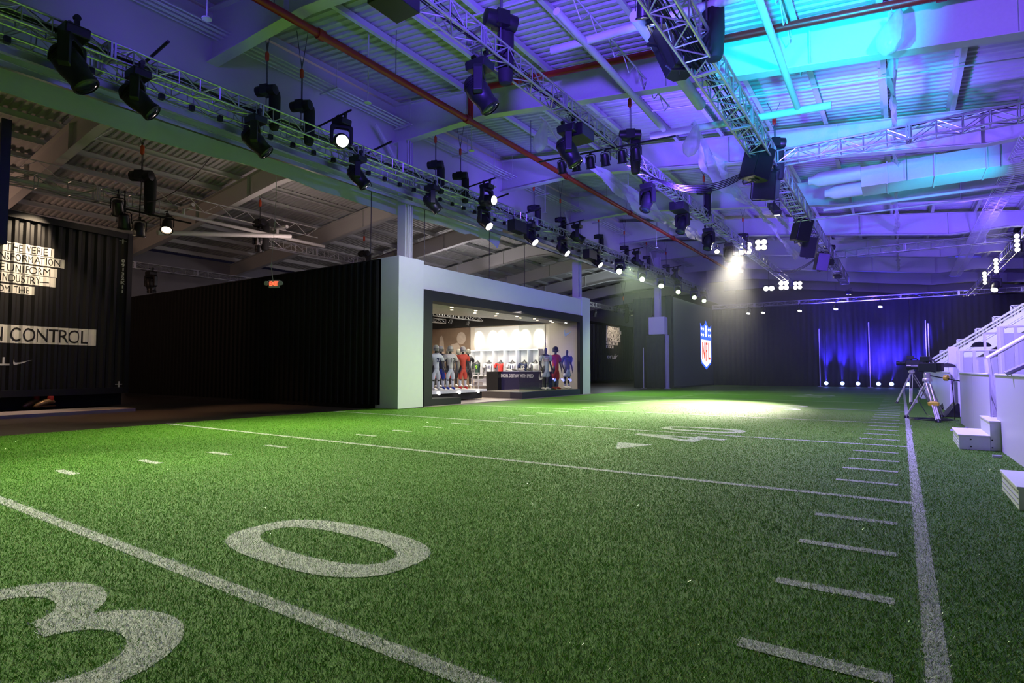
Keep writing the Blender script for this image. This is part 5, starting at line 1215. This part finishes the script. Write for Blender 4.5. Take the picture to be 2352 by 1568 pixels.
# blue floor lights
fl0 = None
for k, (px, lab) in enumerate(zip((1898, 1935, 1971, 2018, 2048, 2085), ('leftmost', 'second from the left', 'third from the left', 'third from the right', 'second from the right', 'rightmost, behind the camera tripods'))):
    Y = 45.55; X = xat(px, Y, .2)
    if fl0 is None:
        fl0 = thing('floor_light', '', 'stage light', (X, Y, 0))
        m = MB(); m.box((0, 0, .03), (.3, .26, .06)); m.build('base', M_black, fl0, bevel=.01)
        m = MB(); m.path([(-.16, 0, .05), (-.17, 0, .25), (.17, 0, .25), (.16, 0, .05)], .014, 5); m.build('yoke', M_black, fl0)
        m = MB(); m.lathe([(.06, .14), (.13, .08), (.15, -.04), (.155, -.06), (.13, -.055)], 16, Matrix.Translation((0, 0, .24)) @ Matrix.Rotation(R(75), 4, 'X').inverted()); m.build('can', M_black, fl0, smooth=True)
        m = MB(); m.lathe([(.13, 0), (.09, .02), (.004, .03)], 16, Matrix.Translation((0, -.07, .255)) @ Matrix.Rotation(R(90), 4, 'X')); m.build('lens', M_led_blue, fl0, smooth=True); o = fl0
    else: o = dup(fl0)
    o.location = (X, Y, 0); o['label'] = 'blue glowing floor light before the far drape, ' + lab; o['group'] = 'blue floor lights'
    lean = (0, 0, .6, .8, 1.2, 1.6)[k]
    lamp('SPOT', (X, 45.30, .42), (X + lean, 45.85, 4.6), (.05, .035, 1), 24000, .03, 24, 1)
    lamp('SPOT', (X, 45.76, .42), (X + lean * .5, 46.1, 3.0), (.035, .02, 1), 5000, .03, 34, 1)
    lamp('POINT', (X, 45.2, .35), None, (.12, .12, 1), 10, .05)

lamp('SPOT', (-1.2, 44.2, .5), (-1.6, 46.2, 3.6), (.045, .022, 1), 5200, .1, 104, 1)  # added wide flood washing the far drape blue, no fixture there
# ------------------------------------------------------------------ right hand stands
def panel(label, y0, y1, X0, X1, h=1.12):
    m = MB(); a = Vector((X0, y0, 0)); b = Vector((X1, y1, 0)); d = (b - a).normalized(); n = Vector((d.y, -d.x, 0))
    t = thing('barrier', label, 'barrier', (0, 0, 0), group='white barriers')
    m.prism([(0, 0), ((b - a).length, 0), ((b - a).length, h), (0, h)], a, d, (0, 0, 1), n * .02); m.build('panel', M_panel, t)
    m = MB(); m.bar(a + Vector((0, 0, h + .01)), b + Vector((0, 0, h + .01)), .018, 6); m.build('top_edge', M_stand, t)
    return t
yn = yat(2291, 1.2, .6)
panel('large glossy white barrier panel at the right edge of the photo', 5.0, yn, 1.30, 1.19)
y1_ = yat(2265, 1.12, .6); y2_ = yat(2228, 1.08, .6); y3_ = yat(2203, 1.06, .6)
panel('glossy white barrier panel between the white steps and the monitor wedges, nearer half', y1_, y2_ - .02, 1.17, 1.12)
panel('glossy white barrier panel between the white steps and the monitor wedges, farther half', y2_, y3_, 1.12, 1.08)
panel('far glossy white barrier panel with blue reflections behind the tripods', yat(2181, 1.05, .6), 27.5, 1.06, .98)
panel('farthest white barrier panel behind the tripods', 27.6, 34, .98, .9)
def post(label, px, X, z1, w_=.14, Y=None):
    Y = Y or yat(px, X, .8); m = MB(); m.box((X, Y, z1 / 2), (w_, w_, z1)); return tag(m.build('stand_post', M_stand, bevel=.008), label, 'post', 'stand posts')
post('thick white post at the near end of the stepped stand wall', 2192, 1.18, 1.82, .22)
post('slim white post beside the opening in the barrier', 2175, 1.12, 1.15, .07)
# steps
def steps(label, x0, x1, y0, y1, n=2, rise=.2, dirn=1):
    t = thing('white_steps', label, 'steps', (0, 0, 0), group='white steps')
    for k in range(n):
        d = (x1 - x0) / n; m = MB(); m.bb((x0 + k * d, y0, 0), (x0 + (k + 1) * d - .002, y1, rise * (k + 1))); m.bb((x0 + k * d - .012, y0 - .012, rise * (k + 1) - .02), (x0 + (k + 1) * d, y1 + .012, rise * (k + 1) + .004)); m.build('step', M_stand, t, bevel=.004)
    for z in (.05, .10, .15):
        m = MB(); m.bb((x0 - .004, y0 + .02, z - .004), (x0 + .01, y1 - .02, z + .004)); m.build('riser_groove', mat('groove_grey', (.2, .2, .22), .5), t)
    for k in range(4):
        m = MB(); m.lathe([(.011, 0), (.011, .008)], 8, Matrix.Translation((x0 + .14 + (k % 2) * .25, y0 - .013, .05 + (k // 2) * .11)) @ Matrix.Rotation(R(90), 4, 'X')); m.build('bolt', M_blackm, t)
    return t
sp0 = onz(2213, 1031); xs0 = .70
steps('white two-tread steps leading through the barrier', .70, 1.19 + .25, 11.12, 12.35, 2, .22)
q = onz(2341, 1172); steps('corner of white steps cut off by the right edge of the photo', q.x, q.x + .9, q.y, q.y + 1.0, 2, .2)
steps('small white steps behind the video tripods', .62, 1.0, 29.5, 31.5, 2, .3)

# tiered stands
def stand(label, y0, y1, x0, n, dx, dz, z0):
    t = thing('tiered_stand', label, 'stands', (0, 0, 0), group='tiered stands')
    for k in range(n):
        m = MB(); m.bb((x0 + k * dx, y0, 0), (x0 + (k + 1) * dx, y1, z0 + k * dz)); m.build('tier', M_stand, t)
        if k:
            m = MB(); m.bb((x0 + k * dx + dx * .45, y0 + .3, z0 + k * dz), (x0 + k * dx + dx * .85, y1 - .3, z0 + k * dz + .4)); m.build('bench', M_stand, t)
    return t
Y1s = yat(2205, 1.25, 1.2)
stand('long white tiered stand beyond the stepped end wall', Y1s + .12, 33.8, 1.3, 7, 1.05, .66, .45)
stand('near white tiered stand behind the large barrier panel', 4.0, 10.6, 1.75, 6, .95, .45, .45)
# stepped end wall with rails facing the camera
ew = thing('stand_end_wall', 'white boarded stepped end wall with top rails on the right hand stand', 'stand wall', (0, Y1s - .03, 0))
steps_ = [(1.25, xat(2293, Y1s, 1.8), ony(2250, 805, Y1s).z), (xat(2295, Y1s, 2.5), xat(2354, Y1s, 2.5) + 1.4, ony(2320, 750, Y1s).z), (xat(2354, Y1s, 2.5) + 1.45, 7.5, ony(2340, 700, Y1s).z)]
for k, (a, b, z) in enumerate(steps_):
    m = MB(); m.bar((a, 0, z), (b, 0, z), .028, 8); m.build('top_rail', M_stand, ew)
    m = MB(); m.bb((a, .05, 0), (b, .07, z - .16)); m.build('board', M_stand, ew)
    X = a + .03
    m = MB()
    while X < b: m.bb((X - .03, -.06, 0), (X + .03, 0, z)); X += .26
    m.build('batten', M_stand, ew)
    m = MB(); m.bb((a - .06, -.04, 0), (a + .08, .04, z + .0)); m.build('corner_post', M_stand, ew)
# small railed landing behind
m = MB(); a = xat(2262, Y1s + 3, 2); b = xat(2294, Y1s + 3, 2); z = ony(2280, 765, Y1s + 3).z
for X in np.arange(a, b, .35): m.bb((X - .03, Y1s + 2.97, .4), (X + .03, Y1s + 3.03, z))
m.bar((a, Y1s + 3, z), (b, Y1s + 3, z), .03, 8); tag(m.build('guard_rail', M_stand), 'short white guard rail standing behind the stepped end wall', 'railing')
# far sloping handrails and tier guards
Yf = 34.0
fr_ = thing('stair_railing', 'far white sloping stair railing climbing to the upper right with box guards', 'railing', (0, Yf, 0))
def P(px, py, Y=Yf): return ony(px, py, Y) - Vector((0, Yf, 0))
for (a, b, r_) in (((2142, 824), (2352, 697), .05), ((2142, 832), (2352, 706), .04), ((2150, 845), (2352, 727), .05)):
    m = MB(); m.bar(P(*a), P(*b), r_, 6); m.build('sloping_rail', M_stand, fr_)
m = MB(); a = P(2145, 836); b = P(2352, 712); c = P(2352, 760); d = P(2150, 872); m.add([a, b, c, d, a + Vector((0, .05, 0)), b + Vector((0, .05, 0)), c + Vector((0, .05, 0)), d + Vector((0, .05, 0))], [(0, 1, 2, 3), (7, 6, 5, 4), (0, 4, 5, 1), (1, 5, 6, 2), (2, 6, 7, 3), (3, 7, 4, 0)]); m.build('sloping_board', M_stand, fr_)
for (px, py, wpx) in ((2160, 805, 26), (2199, 780, 26), (2241, 755, 26), (2281, 728, 26), (2322, 702, 26)):
    a = P(px, py, Yf + .5); b = P(px + wpx, py, Yf + .5); m = MB()
    for X in (a.x, a.x + (b.x - a.x) * .3, a.x + (b.x - a.x) * .6, b.x): m.bb((X - .04, a.y - .04, a.z - .75), (X + .04, a.y + .04, a.z))
    m.bb((a.x, a.y - .04, a.z - .04), (b.x, a.y + .04, a.z + .03)); m.bb((b.x, a.y - .02, a.z - .9), (b.x + .9, a.y + .03, a.z - .05)); m.build('tier_guard', M_stand, fr_)
# nearest handrail
Yh = 12.7; a = ony(2267, 823, Yh); b = ony(2360, 770, Yh)
nr = thing('stair_railing', 'nearest white handrail rising beside the steps at the right edge', 'railing', (0, 0, 0))
m = MB(); m.bar(a, b, .035, 10); m.build('handrail', M_stand, nr, smooth=True)
m = MB(); m.path([a, Vector((a.x + .04, Yh, .9)), Vector((a.x + .16, Yh, .4))], .05, 8); m.build('leg', M_stand, nr, smooth=True)
m = MB(); m.bb((a.x + .05, Yh - .02, .44), (a.x + .32, Yh + .03, 1.1)); m.build('kick_board', M_stand, nr)
# low inner rail and black covers
m = MB(); m.bar(ony(2310, 858, 10.0), ony(2356, 838, 10.0), .035, 8); tag(m.build('handrail', M_stand, smooth=True), 'short white handrail just above the large barrier panel', 'railing')
def lump(label, c, d, seed):
    m = MB(); n = 12; k = 14; vs = []
    for i in range(n + 1):
        for j in range(k + 1):
            u = i / n; v = j / k; e = math.sin(math.pi * u) ** .35 * math.sin(math.pi * v) ** .35
            vs.append((c[0] + (u - .5) * d[0], c[1] + (v - .5) * d[1], c[2] + d[2] * e * (.85 + .2 * mnoise.noise(Vector((u * 3, v * 4, seed))))))
    m.add(vs, [(i * (k + 1) + j, (i + 1) * (k + 1) + j, (i + 1) * (k + 1) + j + 1, i * (k + 1) + j + 1) for i in range(n) for j in range(k)])
    return tag(m.build('seat_cover', M_blackm, smooth=True), label, 'cover', 'black covers')
lump('black fabric cover heaped over the seats behind the large barrier panel', (2.35, 9.3, .92), (1.5, 3.0, .50), 1)
p = ony(2171, 838, 18.8); lump('small black fabric cover seen behind the far barrier panel', (p.x + .05, 18.8, p.z - .06), (.35, .5, .12), 2)
p = ony(2253, 790, 24); lump('black cover lying on the middle tiers of the long stand', (p.x, 24, p.z - .08), (.5, .7, .18), 3)
# monitor wedges
for k, (px, py, l) in enumerate(((2187, 957, 'nearer'), (2176, 939, 'farther'))):
    p = onz(px, py); t = thing('monitor_wedge', 'black floor monitor wedge at the foot of the barrier, %s one' % l, 'loudspeaker', (p.x, p.y, 0), R(10), group='floor monitors')
    m = MB(); m.prism([(-.2, 0), (.12, 0), (.12, .34), (.06, .36)], (0, -.2, .004), (1, 0, 0), (0, 0, 1), (0, .4, 0)); m.build('cabinet', M_black, t, bevel=.01)
    m = MB(); m.prism([(-.195, .03), (.05, .35)], (0, -.17, .006), (1, 0, 0), (0, 0, 1), (0, .34, 0)) if False else m.add([(-.195, -.17, .02), (-.195, .17, .02), (.055, .17, .355), (.055, -.17, .355)], [(0, 1, 2, 3)]); m.build('grille', M_blackm, t)
# litter on the turf
for k, (px, py, s_) in enumerate(((2232, 984, .22), (2205, 990, .3), (2290, 1050, .1))):
    p = onz(px, py); m = MB(); m.box((p.x, p.y, .016), (s_, .04, .03)); tag(m.build('dropped_strip', mat('pale_strip', (.5, .5, .55), .4)), 'small pale strip lying on the turf by the steps, %s' % ('far', 'middle', 'near')[k], 'strip', 'strips on the turf')

# ------------------------------------------------------------------ broadcast cameras
M_wood = mat('pale_tripod_metal', (.46, .43, .38), .35, .3); M_yel = mat('yellow_tape', (.62, .45, .03), .6); M_vid = mat('video_camera_black', (.02, .022, .022), .35)
def video_camera(label, feet, top, aim, lens_left=True, yellow=True):
    cx_ = sum(f[0] for f in feet) / 3; cy_ = sum(f[1] for f in feet) / 3
    t = thing('video_camera_tripod', 'tripod of ' + label, 'tripod', (cx_, cy_, 0), group='tripods'); O = Vector((cx_, cy_, 0))
    for f in feet:
        m = MB(); f = Vector((f[0], f[1], 0)) - O; tp = Vector((0, 0, top)); d = (tp - f).normalized(); s = d.cross(Vector((0, 0, 1))).normalized() * .035
        m.bar(f + Vector((0, 0, .05)) + s, tp + s, .016, 6); m.bar(f + Vector((0, 0, .05)) - s, tp - s, .016, 6); mid = f.lerp(tp, .45); m.bar(f + Vector((0, 0, .05)), mid, .022, 6); m.box(mid, (.07, .07, .08)); m.build('leg', M_wood, t)
        m = MB(); m.lathe([(.03, 0), (.06, .005), (.055, .05), (.03, .08)], 10, Matrix.Translation(f)); m.build('foot', M_black, t, smooth=True)
    m = MB(); m.lathe([(.1, top - .03), (.1, top + .02), (.07, top + .05), (.08, top + .15), (.05, top + .18)], 12); m.build('fluid_head', M_wood, t, smooth=True)
    d = Vector((math.cos(R(aim)), math.sin(R(aim)), 0))
    m = MB(); m.bar(Vector((0, 0, top + .12)), Vector((0, 0, top - .02)) - d * .75, .013, 6); m.build('pan_bar', M_black, t)
    m = MB(); m.bar(Vector((0, 0, top + .0)) - d * .70, Vector((0, 0, top - .04)) - d * .85, .024, 8); m.build('grip', M_black, t)
    if yellow:
        m = MB(); m.bar(Vector((0, 0, top + .06)) - d * .38, Vector((0, 0, top + .055)) - d * .45, .07, 10); m.build('tape_roll', M_yel, t)
        f = Vector((feet[1][0], feet[1][1], 0)) - O; mid = f.lerp(Vector((0, 0, top)), .42); m = MB(); m.lathe([(.05, -.05), (.11, -.04), (.12, .03), (.06, .06)], 9, Matrix.Translation(mid), .7); m.build('yellow_wrap', M_yel, t, smooth=True)
    v = thing('video_camera', label, 'video camera', (cx_, cy_, top + .18), R(aim), group='video cameras')
    m = MB(); m.box((-.05, 0, .13), (.42, .16, .22)); m.build('body', M_vid, v, bevel=.02)
    m = MB(); m.bar((.16, 0, .13), (.34, 0, .13), .055, 12); m.bar((.34, 0, .13), (.44, 0, .13), .065, 12, .075); m.build('lens', M_vid, v, smooth=True)
    m = MB(); m.box((.02, 0, .33), (.2, .14, .13)); m.bar((0, 0, .22), (0, 0, .28), .02, 6); m.build('viewfinder', M_vid, v, bevel=.01)
    m = MB(); m.path([(-.2, 0, .24), (-.15, 0, .29), (-.02, 0, .27)], .02, 6); m.build('handle', M_vid, v)
    m = MB(); m.box((-.30, 0, .13), (.1, .13, .2)); m.build('battery', M_black, v, bevel=.01)
    m = MB(); m.box((-.05, -.083, .14), (.22, .008, .05)); m.build('label_plate', M_mark, v)
f1 = [tuple(onz(*p)[:2]) for p in ((2082, 960), (2155, 970), (2163, 958))]
video_camera('nearer black video camera on a pale tripod with yellow tape', f1, .95, 150, True, True)
f2 = [tuple(onz(*p)[:2]) for p in ((2060, 926), (2092, 928), (2135, 925))]
video_camera('farther black video camera pointing left on a pale tripod', f2, 1.12, 172, True, False)
c1 = onz(2120, 966); m = MB()
for k in range(4):
    rr = .25 + k * .05; m.path([(c1.x + .15 + rr * math.cos(a) * 1.1, c1.y + rr * math.sin(a), .03 + .006 * k) for a in np.linspace(0, 6.1, 26)], .009, 5)
m.path([(c1.x + .1, c1.y + 1.0, .75), (c1.x - .05, c1.y + .9, .4), (c1.x + .1, c1.y + .7, .1), (c1.x + .3, c1.y + .2, .04)], .01, 5)
tag(m.build('coiled_cable', M_cable), 'black cable coiled on the turf under the nearer tripod', 'cable')
m = MB(); p = onx(2188, 890, 1.02)
m.path([(1.05, 17.2, .95), (1.0, 17.0, .93), (.98, 16.9, .8), (1.0, 16.95, .4), (1.0, 16.9, .05)], .012, 5); tag(m.build('barrier_cable', M_cable), 'black cable hanging down the middle barrier panel', 'cable')

M_hz = bpy.data.materials.new('thin_haze'); M_hz.use_nodes = True; nt = M_hz.node_tree; nt.nodes.remove(nt.nodes['Principled BSDF'])
vs_ = nt.nodes.new('ShaderNodeVolumeScatter'); vs_.inputs['Density'].default_value = .007; vs_.inputs['Anisotropy'].default_value = .35
nt.links.new(vs_.outputs[0], nt.nodes['Material Output'].inputs['Volume'])
m = MB(); m.bb((-12.0, 24, .05), (3.0, 46.0, 7.0)); hz = m.build('stage_haze', M_hz); tag(hz, 'thin haze drifting over the far end of the field', 'haze', kind='stuff')
sc.cycles.volume_bounces = 0
